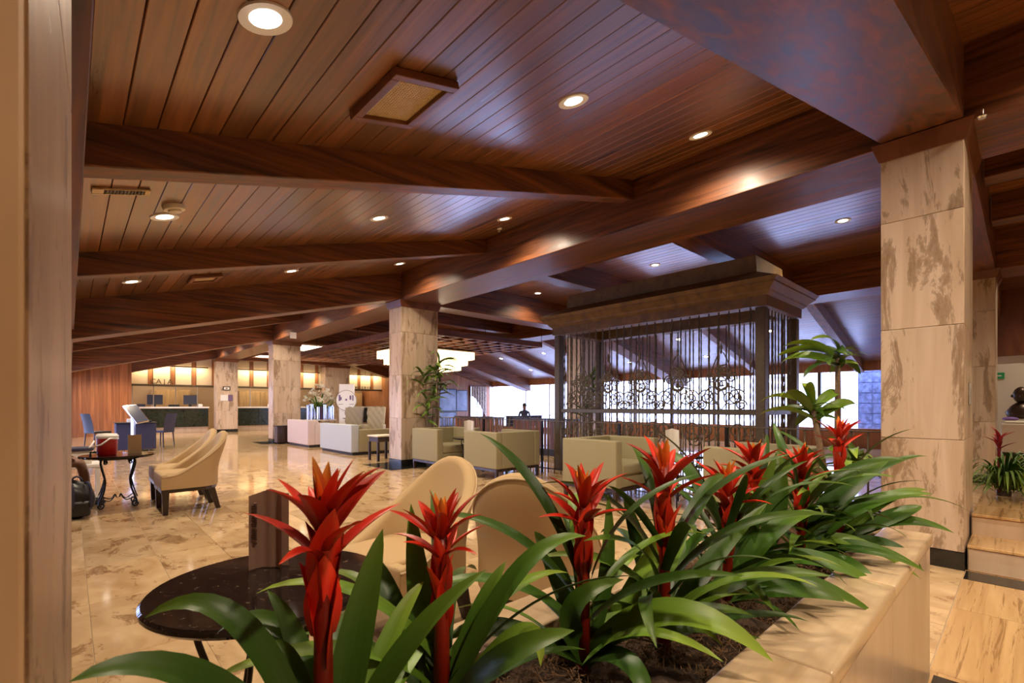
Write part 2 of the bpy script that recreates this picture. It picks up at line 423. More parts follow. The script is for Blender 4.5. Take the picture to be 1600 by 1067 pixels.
# column 1 fittings
o = tag(bx('switch_plate', 5.20, 5.32, YK[1]-.012, YK[1]-.001, 1.22, 1.40, 'chrome'), 'small metal plate on the shaded side of the nearest column', 'switch plate')
o = tag(ob('sprinkler', M().lathe([(.004,0),(.022,0),(.03,.012),(.012,.03),(.012,.06)], 12, (4.70, .20, 3.235)), 'chrome', smooth=2), 'small metal sprinkler beside the top of the nearest column', 'sprinkler')
# near left pier
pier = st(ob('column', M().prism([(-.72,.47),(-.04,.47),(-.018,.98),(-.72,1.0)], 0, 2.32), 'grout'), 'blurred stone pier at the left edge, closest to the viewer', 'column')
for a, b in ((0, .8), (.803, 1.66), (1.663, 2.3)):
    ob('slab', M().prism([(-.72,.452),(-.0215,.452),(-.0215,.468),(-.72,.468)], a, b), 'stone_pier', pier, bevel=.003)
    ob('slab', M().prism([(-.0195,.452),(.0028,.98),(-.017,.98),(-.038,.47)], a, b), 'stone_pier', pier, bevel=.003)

# ---------------------------------------------------------------- floor
FL = st(bx('floor', -2.7, 16.6, -8, 28.2, -.10, -.006, 'grout', None, 0), 'polished travertine tile floor of the lobby', 'floor')
TX, TY = .432, .90
tm = M().box(0, TX-.003, 0, TY-.003, -.006, 0).mesh('tile', 'floor')
fm = M(); cnt = 0
for i in range(-6, 38):
    for j in range(-9, 32):
        x = .09+i*TX; y = .30+j*TY
        if x > 16.5: continue
        if i in range(0, 14) and j in range(1, 17):
            link('tile', tm, FL, (x, y, 0)); cnt += 1
        elif not (j < 0 and x > 2.2 and x < 6):
            fm.box(x, x+TX-.003, y, y+TY-.003, -.006, 0)
o = ob('distant_tiles', fm, 'floor', FL); o['kind'] = 'stuff'
# corridor floor right of the planter: long tiles with streaks, black bands
tm2 = M().box(0, 1.0, 0, .60, -.006, 0).mesh('tile', 'floor_line')
for i in range(3):
    for j in range(6):
        link('tile', tm2, FL, (2.0+i*1.003-.1, .297-.603*(j+1), .0))
bx('dark_band', 2.60, 2.86, -4, .278, .0005, .002, 'darkfloor', FL, 0)
bx('dark_band', 4.60, 4.84, -4, .29, .0005, .002, 'darkfloor', FL, 0)
# steps
sp = st(bx('step', 4.86, 5.30, -4, .285, 0, .168, 'stone_plain', None, .006), 'lower travertine step right of the nearest column', 'step')
bx('tread', 4.845, 5.31, -4, .286, .168, .19, 'floor_line', sp)
sp = st(bx('step', 5.28, 5.75, -4, .285, 0, .335, 'stone_plain', None, .006), 'upper travertine step right of the nearest column', 'step')
bx('tread', 5.265, 5.75, -4, .286, .335, .357, 'floor_line', sp)
ld = st(bx('landing', 5.75, 16.5, -8, .285, 0, .345, 'floor_line', None, 0), 'raised landing floor above the steps', 'floor')
for i in range(9):
    for j in range(2): link('tile', tm2, ld, (5.76+i*1.003, .275-.603*(j+1), .356))

# ---------------------------------------------------------------- walls
wb = st(bx('wall_back', -2.7, 16.6, -8.2, -8, 0, 4, 'offwhite', None, 0), 'plain wall behind the viewer', 'wall')
wp = st(bx('wall_left', -2.7, 1.82, 24.55, 24.75, 0, 3.2, 'panel', None, 0), 'orange-brown wood panelled wall at the far left', 'wall')
for i in range(22):
    x = -.9+i*.125
    if x < 1.80: bx('panel_board', x, x+.121, 24.53, 24.552, 0, 3.0, 'panel', wp, .004)
# left glazed front, out of view beside the pier
wl = st(ob('wall_front_left', M().box(-2.75, -2.6, -8, 8, 0, 1.95).box(-2.75, -2.6, 8, 28, 0, .12).box(-2.75, -2.6, 8, 28, 1.78, 1.98), 'panel'), 'glazed front along the left side', 'wall')
for i in range(10): bx('mullion', -2.73, -2.62, 8+i*2.0, 8.08+i*2.0, .12, 1.8, 'trimwood', wl, 0)
bx('pane', -2.70, -2.695, 8, 28, .12, 1.78, 'glass', wl, 0)
# right glazed wall
wr = st(ob('wall_right', M().box(16.5, 16.7, -8, 12.9, 0, .55).box(16.5, 16.7, 12.9, 20, 0, .16).box(16.5, 16.7, -8, 20, 2.2, 2.75).box(16.5, 16.7, 12.2, 13.6, .16, 2.2), 'panel'), 'brown wall with a long row of bright windows', 'wall')
for i in range(12):
    y = -7.0+i*1.6
    bx('pane', 16.58, 16.59, y+.04, y+1.56, .55, 2.2, 'glass', wr, 0)
    bx('mullion', 16.53, 16.66, y-.04, y+.04, .16, 2.2, 'bronze', wr, 0)
for y0, y1 in ((13.6, 15.2), (15.2, 16.8), (16.8, 18.4)):
    bx('pane', 16.58, 16.59, y0+.03, y1-.03, .16, 2.2, 'glass', wr, 0); bx('mullion', 16.54, 16.65, y0-.03, y0+.03, .16, 2.2, 'white', wr, 0)
mo = tag(bx('mosaic_panel', 17.6, 17.7, 1.4, 3.45, -.05, 3.0, 'bluemosaic'), 'blue patterned wall outside the window beside the nearest stone column', 'wall')
for i in range(6):
    for j in range(9): bx('tile', 17.585, 17.599, 1.45+i*.33, 1.75+i*.33, .05+j*.31, .33+j*.31, 'bluemosaic', mo, .004)
st(ob('wall_right_far', M().box(11.3, 15.2, 19.6, 19.8, 0, 3.8).box(16.3, 16.6, 19.6, 19.8, 0, 3.8).box(15.2, 16.3, 19.6, 19.8, 0, .3).box(15.2, 16.3, 19.6, 19.8, 2.25, 3.8), 'panel'), 'brown wall carrying the far screens and curtained window', 'wall')
st(bx('terrace', 16.7, 40, -20, 40, -.3, -.05, 'outdoor', None, 0), 'pale sunlit terrace outside the windows', 'ground')
st(bx('terrace', -30, -2.75, -20, 40, -.3, -.05, 'outdoor', None, 0), 'pale ground outside the left glazed front', 'ground')
# room behind steps
uw = st(bx('wall_upper', 13.0, 13.2, -8, .9, .34, 2.15, 'offwhite', None, 0), 'cream wall behind the statue at the head of the steps', 'wall')
st(bx('soffit', 12.9, 13.3, -8, .9, 2.15, 3.4, 'trimwood', None, 0), 'dark wooden soffit above the cream wall', 'soffit')
# ---------------------------------------------------------------- lights in the ceiling
ring = M().lathe([(.078,0),(.098,-.004),(.10,.004),(.10,.03),(.078,.03)], 28).mesh('trim_ring', 'white', 2)
lens = M().lathe([(.001,-.002),(.05,-.002),(.079,.004),(.079,.02)], 28).mesh('lens', 'lamp', 2)
lensf = M().lathe([(.001,-.002),(.05,-.002),(.079,.004),(.079,.02)], 20).mesh('lens', 'lamp_far', 2)
def downlight(x, y, z, tilt, label, energy=1.0, far=False, sz=1.0):
    t = thing('downlight', label, 'light', (x, y, z), 0, 'recessed ceiling downlights'); t.rotation_euler = (0, tilt, 0); t.scale = (sz, sz, sz)
    link('trim_ring', ring, t); link('lens', lensf if far else lens, t)
    L = bpy.data.lights.new('downlight_beam', 'SPOT'); L.energy = SPOT_W*energy; L.color = LAMP_COL; L.spot_size = 2.5; L.spot_blend = .8; L.shadow_soft_size = .07
    lo = bpy.data.objects.new('downlight_beam', L); COL.objects.link(lo); lo.parent = t; lo.location = (0, 0, -.02)
    return t
rowname = {0: 'nearest bay', 1: 'bay past the first cross beam', 2: 'bay past the second cross beam'}
cn = {0: 'lowest', 1: 'middle', 2: 'uppermost'}
for j, y in enumerate((2.01, 4.68, 7.41)):
    for i, x in enumerate((.56, 2.42, 4.22)):
        downlight(x, y, cw(x)-.004, -ANG, 'round downlight, %s of three in the %s' % (cn[i], rowname[j]))
for j, y in enumerate((10.1, 12.8, 15.5, 18.2, 20.9, 23.4)):
    for i, x in enumerate((.56, 2.42, 4.22)):
        downlight(x, y, cw(x)-.004, -ANG, 'tiny distant downlight, %s of three in the %s bay beyond the palm column' % (cn[i], ('first', 'second', 'third', 'fourth', 'fifth', 'sixth')[j]))
for j, y in enumerate((-6.1, -3.4, -.7)):
    for i, x in enumerate((.56, 2.42, 4.22)):
        downlight(x, y, cw(x)-.004, -ANG, '%s downlight in the %s bay behind the viewer' % (cn[i], ('farthest', 'middle', 'closest')[j]))
downlight(8.23, 1.79, NZ-.004, 0, 'downlight in the bluish board ceiling left of the nearest column')
downlight(8.21, 7.92, NZ-.004, 0, 'small downlight above the left end of the cage')
downlight(8.2, -1.5, NZ-.004, 0, 'downlight over the steps at the right'); downlight(8.2, -5, NZ-.004, 0, 'downlight over the far end of the landing'); downlight(11.9, -.6, ce(11.9)-.004, ANG, 'added downlight above the bronze bust, lighting the cream wall')  # the one above the bust is added to light the cream wall
for x, y, l in ((8.2, 4.8, 'hidden downlight right above the cage roof'), (8.2, 20.5, 'downlight between the two luminous ceiling panels'), (7.2, 10.6, 'downlight above the near edge of the hanging lattice'), (9.6, 12.8, 'downlight above the right part of the hanging lattice')): downlight(x, y, NZ-.004, 0, l)
for x, y, l in ((13.55, 7.14, 'glaring downlight seen through the cage bars left of the right post'), (13.64, 4.6, 'glaring downlight right of the near cage post'), (15.15, 9.9, 'glaring low downlight seen through the cage scrolls'),
                (15.15, 7.04, 'small downlight seen through the middle of the cage'), (13.5, 12.7, 'downlight left of the cage in the bluish slope'), (13.55, 15.25, 'downlight above the far glass doors'), (15.15, 15.05, 'low downlight by the glass doors')):
    downlight(x, y, ce(x)-.004, ANG, l, .5, True)

# ---------------------------------------------------------------- ceiling fittings
def vent(x, y, sx, sy, label, mesh=True):
    t = thing('ceiling_vent', label, 'vent', (x, y, cw(x)-.002)); t.rotation_euler = (0, -ANG, 0)
    f = M()
    for a, b, c, d in ((-sx/2-.05, sx/2+.05, -sy/2-.05, -sy/2), (-sx/2-.05, sx/2+.05, sy/2, sy/2+.05), (-sx/2-.05, -sx/2, -sy/2, sy/2), (sx/2, sx/2+.05, -sy/2, sy/2)):
        f.box(a, b, c, d, -.04, .0)
    ob('frame', f, 'trimwood', t, bevel=.006)
    g = M(); n = int(sx/.016); k = int(sy/.016)
    for i in range(n+1): xx = -sx/2+sx*i/n; g.box(xx-.003, xx+.003, -sy/2, sy/2, -.016, -.008)
    for i in range(k+1): yy = -sy/2+sy*i/k; g.box(-sx/2, sx/2, yy-.003, yy+.003, -.017, -.009)
    ob('grille', g, 'grille', t); bx('backing', -sx/2, sx/2, -sy/2, sy/2, -.004, .0, 'card', t, 0)
    return t
vent(1.36, 2.36, .30, .42, 'wood framed ceiling vent with a tan wire grille')
vent(1.32, 7.44, .26, .30, 'small pale ceiling vent between two distant downlights')
t = thing('wall_vent', 'slatted metal air vent in the low ceiling by the smoke detector', 'vent', (.26, 4.08, cw(.26)-.004)); t.rotation_euler = (0, -ANG, 0)
ob('frame', M().box(-.16, .15, -.05, -.04, -.012, 0).box(-.16, .15, .04, .05, -.012, 0).box(-.16, -.10, -.04, .04, -.01, 0).box(.12, .15, -.04, .04, -.01, 0), 'grille', t, bevel=.002)
for i in range(11): bx('slat', -.09+i*.019, -.082+i*.019, -.04, .04, -.012, -.001, 'iron', t, 0)
t = thing('smoke_detector', 'round white smoke detector beside the low left downlight', 'smoke detector', (.58, 4.40, cw(.58))); t.rotation_euler = (0, -ANG, 0)
ob('base', M().lathe([(.07,-.03),(.075,-.015),(.075,.002)], 24), 'offwhite', t, smooth=2); ob('sensor', M().lathe([(.02,-.052),(.042,-.046),(.045,-.028)], 20), 'offwhite', t, smooth=2)
t = thing('sprinkler', 'tiny pale sprinkler head on the ceiling by the main beam', 'sprinkler', (4.55, 5.16, cw(4.55)))
ob('plate', M().lathe([(.03,-.012),(.04,0)], 14), 'white', t); ob('head', M().lathe([(.006,-.05),(.02,-.045),(.008,-.03),(.008,-.01)], 12), 'chrome', t)
t = tag(bx('exit_lamp', 3.62, 3.76, 11.185, 11.195, 2.72, 2.86, 'white'), 'small white square sensor fixed to a distant cross beam', 'sensor')

# skylight panels and lattice
for x0, x1, y0, y1, l in ((5.95, 7.6, 17.2, 19.3, 'bright luminous ceiling panel nearer of two by the stone columns'), (5.95, 10.2, 22.0, 23.2, 'long bright luminous ceiling panel in front of the reception')):
    t = thing('ceiling_light_panel', l, 'light panel', ((x0+x1)/2, (y0+y1)/2, 3.36))
    a, b = (x1-x0)/2, (y1-y0)/2
    ob('diffuser', M().box(-a, a, -b, b, 0, .02), 'skypanel', t)
    ob('frame', M().box(-a-.08, a+.08, -b-.08, -b, -.03, .12).box(-a-.08, a+.08, b, b+.08, -.03, .12).box(-a-.08, -a, -b, b, -.03, .12).box(a, a+.08, -b, b, -.03, .12), 'trimwood', t)
lt = thing('hanging_lattice', 'hanging lattice of crossed dark wooden slats around the chandelier', 'lattice', (8.06, 14.2, 2.92))
for i in range(11): bx('slat', -2.15+i*.43-.015, -2.15+i*.43+.015, -4.5, 4.5, 0, .16, 'beam_y', lt, 0)
for j in range(21): bx('slat', -2.17, 2.17, -4.5+j*.45-.015, -4.5+j*.45+.015, .004, .156, 'beam_x', lt, 0)
for x in (-2.15, 0, 2.15):
    for y in (-4.5, -1.5, 1.5, 4.5): ob('rod', M().tube([(x,y,.15),(x,y,.99)], .008), 'iron', lt)
ch = thing('chandelier', 'large tiered rectangular crystal chandelier glowing beside the palm column', 'chandelier', (8.1, 12.6, 2.30))
ob('frame', M().box(-1.2, 1.2, -.85, .85, .56, .60), 'brass', ch)
for k, (a, b, z0, z1) in enumerate(((1.2, .85, .33, .57), (1.05, .7, .15, .50), (.9, .55, 0, .45))):
    m = M(); n = 46-6*k; q = 32-5*k
    for i in range(n):
        x = -a+2*a*i/(n-1)
        for s in (-1, 1): m.box(x-.018, x+.018, s*b-.012, s*b+.012, z0+.01*(i % 2), z1)
    for i in range(1, q-1):
        y = -b+2*b*i/(q-1)
        for s in (-1, 1): m.box(s*a-.012, s*a+.012, y-.018, y+.018, z0+.01*(i % 2), z1)
    o = ob('crystal_tier', m, 'crystal', ch); o['kind'] = 'stuff'
L = bpy.data.lights.new('chandelier_glow', 'POINT'); L.energy = 170; L.color = (1, .82, .58); L.shadow_soft_size = .35
lo = bpy.data.objects.new('chandelier_glow', L); COL.objects.link(lo); lo.parent = ch; lo.location = (0, 0, -.40)
for x in (-1, 1): ob('rod', M().tube([(x,0,.6),(x,0,1.54)], .012), 'brass', ch)
# ---------------------------------------------------------------- iron cage
def spiral(turns=1.75, r0=.12, r1=.018, n=26, flip=1):
    pts = []
    for i in range(n+1):
        t = i/n; a = t*turns*2*PI; r = r0*(1-t)+r1*t
        pts.append((0, flip*r*math.cos(a)-flip*r0, r*math.sin(a)))
    return pts
CX0, CX1, CY0, CY1 = 6.9, 8.2, 2.43, 6.09
cg = thing('iron_cage', 'wrought iron cage of twisted bars and scrolls under a heavy wooden cornice', 'cage', (CX0, CY0, 0))
LX, LY = CX1-CX0, CY1-CY0
for x in (0, LX):
    for y in (0, LY): bx('post', x-.065, x+.065, y-.065, y+.065, 0, 2.55, 'bronze', cg, .01)
def ringbox(e0, e1, z0, z1, t=.16):
    m = M()
    a, b = (-e0, LX+e0, -e0, LY+e0), (-e1, LX+e1, -e1, LY+e1)
    o0 = [(a[0],a[2]),(a[1],a[2]),(a[1],a[3]),(a[0],a[3])]; o1 = [(b[0],b[2]),(b[1],b[2]),(b[1],b[3]),(b[0],b[3])]
    i0 = [(t-e0*0,t),(LX-t,t),(LX-t,LY-t),(t,LY-t)]
    vs = [(x,y,z0) for x,y in o0]+[(x,y,z1) for x,y in o1]+[(x,y,z0) for x,y in i0]+[(x,y,z1) for x,y in i0]
    fs = []
    for i in range(4):
        j = (i+1) % 4
        fs += [(i,j,j+4,i+4), (i+8,i+12,j+12,j+8), (i,i+8,j+8,j), (i+4,j+4,j+12,i+12)]
    return m.add(vs, fs)
ob('frieze', ringbox(.09, .09, 2.56, 2.70), 'cagewood', cg)
cm = ringbox(.10, .14, 2.70, 2.735)
for e0, e1, z0, z1 in ((.14,.15,2.735,2.76), (.15,.23,2.76,2.83), (.24,.24,2.83,2.85), (.24,.28,2.85,2.90)): r_ = ringbox(e0, e1, z0, z1); cm.add(r_.v, r_.f)
ob('cornice', cm, 'cagewood', cg)
def frustum(e0, e1, z0, z1):
    return M().hexa([(-e0,-e0,z0),(LX+e0,-e0,z0),(LX+e0,LY+e0,z0),(-e0,LY+e0,z0)], [(-e1,-e1,z1),(LX+e1,-e1,z1),(LX+e1,LY+e1,z1),(-e1,LY+e1,z1)])
ob('roof', frustum(.27, -.10, 2.90, 3.08), 'cagewood', cg, bevel=.004)
ob('roof_block', frustum(-.10, -.12, 3.08, 3.32), 'cagewood', cg, bevel=.004)
tw = M()
for i in range(53):
    z = .05+2.55*i/52; a = i*.55
    tw.v += [(.013*math.cos(a+k*PI/2), .013*math.sin(a+k*PI/2), z) for k in range(4)]
tw.f = [(i*4+k, i*4+(k+1)%4, i*4+4+(k+1)%4, i*4+4+k) for i in range(52) for k in range(4)]
twm = tw.mesh('bar', 'bronze')
for x in (0, LX):
    for i in range(1, 25): link('bar', twm, cg, (x, LY*i/25, 0))
for y in (0, LY):
    for i in range(1, 10): link('bar', twm, cg, (LX*i/10, y, 0))
for x in (0, LX):
    bx('cross_rail', x-.03, x+.03, .06, LY-.06, 1.08, 1.15, 'bronze', cg, .006); bx('cross_rail', x-.02, x+.02, .06, LY-.06, .10, .14, 'bronze', cg, 0)
for y in (0, LY):
    bx('cross_rail', .06, LX-.06, y-.03, y+.03, 1.08, 1.15, 'bronze', cg, .006)
sc = []
for r0 in (.17, .125, .08):
    for fl in (1, -1): sc.append((r0, fl, M().tube(spiral(1.75, r0, .016, 26, fl), .0105, 5).mesh('scroll', 'bronze', True)))
R2 = random.Random(3)
def scroll(x, y, z, k, rot=0): link('scroll', sc[k][2], cg, (x, y, z), (rot, 0, 0))
for x in (0,):
    for c in (.55, 1.22, 1.88, 2.52, 3.12):                       # three clusters per face, above and below the rail
        for s, fl in ((1, 0), (-1, 1)):
            scroll(x, c+s*.05, 1.34, 0+fl, 0); scroll(x, c+s*.33, 1.38, 2+fl, .4*s); scroll(x, c+s*.10, 1.62, 2+fl, .9*s); scroll(x, c+s*.22, 1.58, 4+fl, -.4*s)
            scroll(x, c+s*.06, 1.80, 4+fl, 1.3*s); scroll(x, c+s*.36, 1.22, 4+fl, 0); scroll(x, c+s*.05, .84, 0+fl, 3.1); scroll(x, c+s*.30, .78, 2+fl, 2.6); scroll(x, c+s*.12, .48, 2+fl, .6*s); scroll(x, c+s*.28, .42, 4+fl, -.5*s)
        for s in (-1, 1):
            ob('stem', M().tube(bez((0,c,1.15), (0,c+s*.30,1.5), (0,c+s*.03,1.98), 10), .008, 5), 'bronze', cg, loc=(x,0,0))
        ob('finial', M().lathe([(.004,0),(.02,.03),(.012,.06),(.024,.09),(.003,.16)], 8, (x, c, 1.96)), 'bronze', cg, smooth=True)

# ---------------------------------------------------------------- railing, slatted screen
RX, RZ = 6.35, .94
rl = thing('railing', 'thin metal railing with slender rods running past the olive armchairs', 'railing', (RX, 1.0, 0))
ob('top_rail', M().box(-.02, .02, 0, 8.2, RZ-.014, RZ).box(0, 3.9, 8.18, 8.22, RZ-.014, RZ), 'bronze', rl, bevel=.003)
ob('bottom_rail', M().box(-.012, .012, 0, 8.2, .07, .09).box(0, 3.9, 8.19, 8.21, .07, .09), 'iron', rl)
rod = M().tube([(0,0,0),(0,0,RZ-.01)], .010, 6).mesh('rod', 'bronze', True)
thick = M().box(-.018, .018, -.018, .018, 0, RZ-.01).mesh('post', 'iron')
for i in range(55): link('post' if i % 11 == 0 else 'rod', thick if i % 11 == 0 else rod, rl, (0, .0+i*.152, 0))
for i in range(1, 26): link('rod', rod, rl, (i*.152, 8.2, 0))
ss = thing('slatted_screen', 'low screen of dark brown upright slats beyond the railing, left of the cage', 'screen', (8.5, 6.9, 0))
bx('base', -.05, .05, 0, 2.2, 0, .16, 'blackp', ss, 0); bx('cap', -.03, .03, 0, 2.2, .86, .90, 'legwood', ss, 0)
slat = M().box(-.012, .012, -.035, .035, .16, .86).mesh('slat', 'trimwood')
for i in range(22): link('slat', slat, ss, (0, .05+i*.1, 0))
dup(ss, 'low screen of dark slats beside the palm column, past the railing corner', (8.5, 9.45, 0))

# ---------------------------------------------------------------- reception
def counter(x0, x1, label):
    t = thing('reception_counter', label, 'counter', (x0, 25.15, 0)); L = x1-x0
    bx('kick', 0, L, .06, .6, 0, .26, 'stone_plain', t); n = max(2, round(L/.9))
    for i in range(n): bx('front_panel', L*i/n+.003, L*(i+1)/n-.003, .0, .05, .26, 1.08, 'marble_green', t, .004)
    bx('body', .02, L-.02, .05, .55, .26, 1.08, 'trimwood', t, 0); bx('top', -.02, L+.02, -.08, .65, 1.08, 1.15, 'white', t, .008)
counter(1.84, 4.62, 'dark green marble cashier counter under the CAJA sign'); counter(5.72, 9.66, 'dark green marble counter behind the stone column with the flowers'); counter(11.05, 13.2, 'dark counter under the right-hand reception sign')
wr2 = st(bx('wall_reception', 1.8, 13.4, 25.45, 25.6, 2.04, 3.9, 'trimwood', None, 0), 'band of lit cream panels between wooden mullions above the reception', 'wall')
for i in range(15):
    x = 1.84+i*.78
    if x > 13: break
    bx('panel', x+.02, x+.62, 25.415, 25.452, 2.12, 3.85, 'creampanel', wr2); bx('mullion', x+.63, x+.77, 25.38, 25.452, 2.08, 3.85, 'panel', wr2)
bx('head_trim', 1.8, 13.4, 25.36, 25.46, 2.03, 2.10, 'bronze', wr2)
st(bx('wall_office', 1.5, 13.6, 28.0, 28.2, 0, 3.9, 'card', None, 0), 'back wall of the reception office', 'wall')
st(bx('wall_reception_end', 13.3, 13.5, 20.5, 28, 0, 3.9, 'panel', None, 0), 'wooden end wall right of the reception', 'wall')
for x, l in ((2.8, 'honey wood office cabinet behind the cashier counter'), (6.4, 'honey wood office cabinet behind the middle counter'), (11.6, 'tall pale shelf unit behind the right counter')):
    t = thing('office_cabinet', l, 'cabinet', (x, 27.5, 0)); bx('body', 0, 1.5, 0, .45, 0, 1.95, 'cabinet', t)
    for i in range(3): d = bx('door', .02+i*.49, .49+i*.49, -.02, 0, .1, 1.9, 'cabinet', t); bx('handle', .06+i*.49, .08+i*.49, -.04, -.02, .9, 1.1, 'chrome', d, 0)
# light line under the head trim
for x0, x1, l in ((1.9, 4.6, 'warm strip light under the cashier header'), (5.8, 9.6, 'warm strip light under the middle header'), (11.1, 13.2, 'warm strip light under the right header')):
    t = thing('strip_light', l, 'light', (x0, 25.14, 2.88)); xm = (x0+x1)/2; zc = cw(xm) if xm < 4.8 else NZ if xm < 11.2 else ce(xm); ob('hanger', M().tube([((x1-x0)/2,-.01,.05),((x1-x0)/2,-.01,zc-2.87)], .01), 'iron', t); bx('housing', 0, x1-x0, -.05, .03, 0, .05, 'trimwood', t, 0); bx('tube', .05, x1-x0-.05, .03, .05, .0, .04, 'counterlight', t, 0)
    L = bpy.data.lights.new('strip_glow', 'AREA'); L.shape = 'RECTANGLE'; L.size = x1-x0-.1; L.size_y = .06; L.energy = 11*(x1-x0); L.color = (1, .80, .52)
    lo = bpy.data.objects.new('strip_glow', L); COL.objects.link(lo); lo.parent = t; lo.location = ((x1-x0)/2, .02, -.01); lo.rotation_euler = (math.radians(35), 0, 0)
    L = bpy.data.lights.new('office_fill', 'AREA'); L.shape = 'RECTANGLE'; L.size = x1-x0-.3; L.size_y = .5; L.energy = 12*(x1-x0); L.color = (1, .85, .65)  # unseen area lamp added to brighten the office
    op = thing('office_fill_panel', 'hidden fill light added in the office behind the '+l.split(' under the ')[1], 'light', ((x0+x1)/2, 26.7, 2.95)); a = (x1-x0-.2)/2  # fitting invented to carry the hidden office fill lamp
    bx('housing', -a, a, -.3, .3, 0, .05, 'white', op, 0); bx('diffuser', -a+.04, a-.04, -.26, .26, -.01, -.001, 'skypanel', op, 0); ob('hanger', M().tube([(0,0,.05),(0,0,zc-2.94)], .01), 'iron', op)
    lo = bpy.data.objects.new('office_fill', L); COL.objects.link(lo); lo.parent = op; lo.location = (0, 0, -.02)
s = thing('caja_sign', 'gilt letters spelling CAJA above the cashier counter', 'sign', (2.92, 25.33, 2.12)); 
for i, c in enumerate('CAJA'): text('letter', c, .30, 'gilt', s, (-.30+i*.20, 0, .02), (PI/2, 0, 0), .015)
s = thing('concierge_sign', 'dark letters spelling CONSERJE above the right counter', 'sign', (12.0, 25.33, 2.12))
for i, c in enumerate('CONSERJE'): text('letter', c, .22, 'bronze', s, (-.56+i*.16, 0, 0), (PI/2, 0, 0), .012)
for x0, x1, l, mt in ((2.05, 2.35, 'small blue box on the left end of the cashier counter', 'navy'), (3.15, 3.55, 'low black name block on the cashier counter', 'blackp'), (4.25, 4.40, 'small white upright card on the cashier counter', 'white'), (7.15, 7.32, 'white card holder on the middle counter', 'white')):
    tag(bx('desk_item', x0, x1, 25.2, 25.35, 1.151, 1.27 if mt != 'blackp' else 1.25, mt, None, .01), l, 'box')
for x, l in ((3.75, 'dark blue monitor behind the cashier counter'), (2.45, 'brown framed screen behind the cashier counter')):
    t = thing('monitor', l, 'monitor', (x, 25.62, 1.151)); bx('stand', .2, .3, 0, .1, 0, .12, 'blackp', t); bx('screen', 0, .55, .02, .06, .1, .52, 'petrol', t)
for x, l in ((1.9, 'leftmost slim post on the cashier counter'), (2.62, 'second slim post from the left on the cashier counter'), (3.4, 'third slim post from the left on the cashier counter'), (4.2, 'rightmost slim post on the cashier counter'), (6.35, 'left slim post on the middle counter'), (7.4, 'right slim post on the middle counter')): tag(bx('counter_post', x, x+.035, 25.3, 25.335, 1.151, 2.03, 'chrome', None, 0), l, 'post', 'counter posts')
t = thing('framed_notice', 'small black framed notice high on the reception column', 'notice', (5.22, YK[4]-.002, 1.98)); bx('frame', -.15, .15, -.02, 0, -.09, .09, 'blackp', t); bx('print', -.11, .11, -.025, -.018, -.055, .055, 'paper', t, 0); bx('mark', -.03, .03, -.028, -.024, -.03, .03, 'taupe_dark', t, 0)
t = thing('wall_notice', 'white and violet notice board on the reception column', 'notice', (5.22, YK[4]-.002, 1.55)); bx('board', -.24, .06, -.02, 0, -.14, .14, 'white', t); bx('violet_field', .06, .25, -.021, 0, -.14, .14, 'mauve', t)

# ---------------------------------------------------------------- far screens wall
for x0, x1, z0, z1, l in ((13.0, 14.3, .95, 2.0, 'large pale screen on the far brown wall'), (14.36, 15.0, .95, 1.95, 'narrow pale screen beside the curtained window'), (13.0, 14.3, .2, .85, 'dull panel under the large far screen')):
    t = thing('wall_screen', l, 'screen', ((x0+x1)/2, 19.58, z0)); a = (x1-x0)/2
    bx('frame', -a-.04, a+.04, -.04, 0, -.04, z1-z0+.04, 'blackp', t, 0); bx('panel', -a, a, -.05, -.035, 0, z1-z0, 'screen', t, 0)
t = thing('curtained_window', 'bright window behind a draped lace curtain on the far wall', 'window', (15.75, 19.57, .3))
ob('frame', M().box(-.55, -.48, -.03, .2, 0, 1.95).box(.48, .55, -.03, .2, 0, 1.95).box(-.48, .48, -.03, .2, 0, .06).box(-.48, .48, -.03, .2, 1.89, 1.95).box(-.02, .02, .02, .06, .06, 1.89), 'trimwood', t); bx('pane', -.48, .48, .03, .04, .06, 1.89, 'glass', t, 0)
cm = M().grid(lambda u, v: (-.52+1.04*u*(1-.0*v), -.10+.03*math.sin(u*40), 1.9-v*(.5+1.2*u**1.5)), 30, 8); ob('curtain', cm, 'curtain', t, smooth=True)

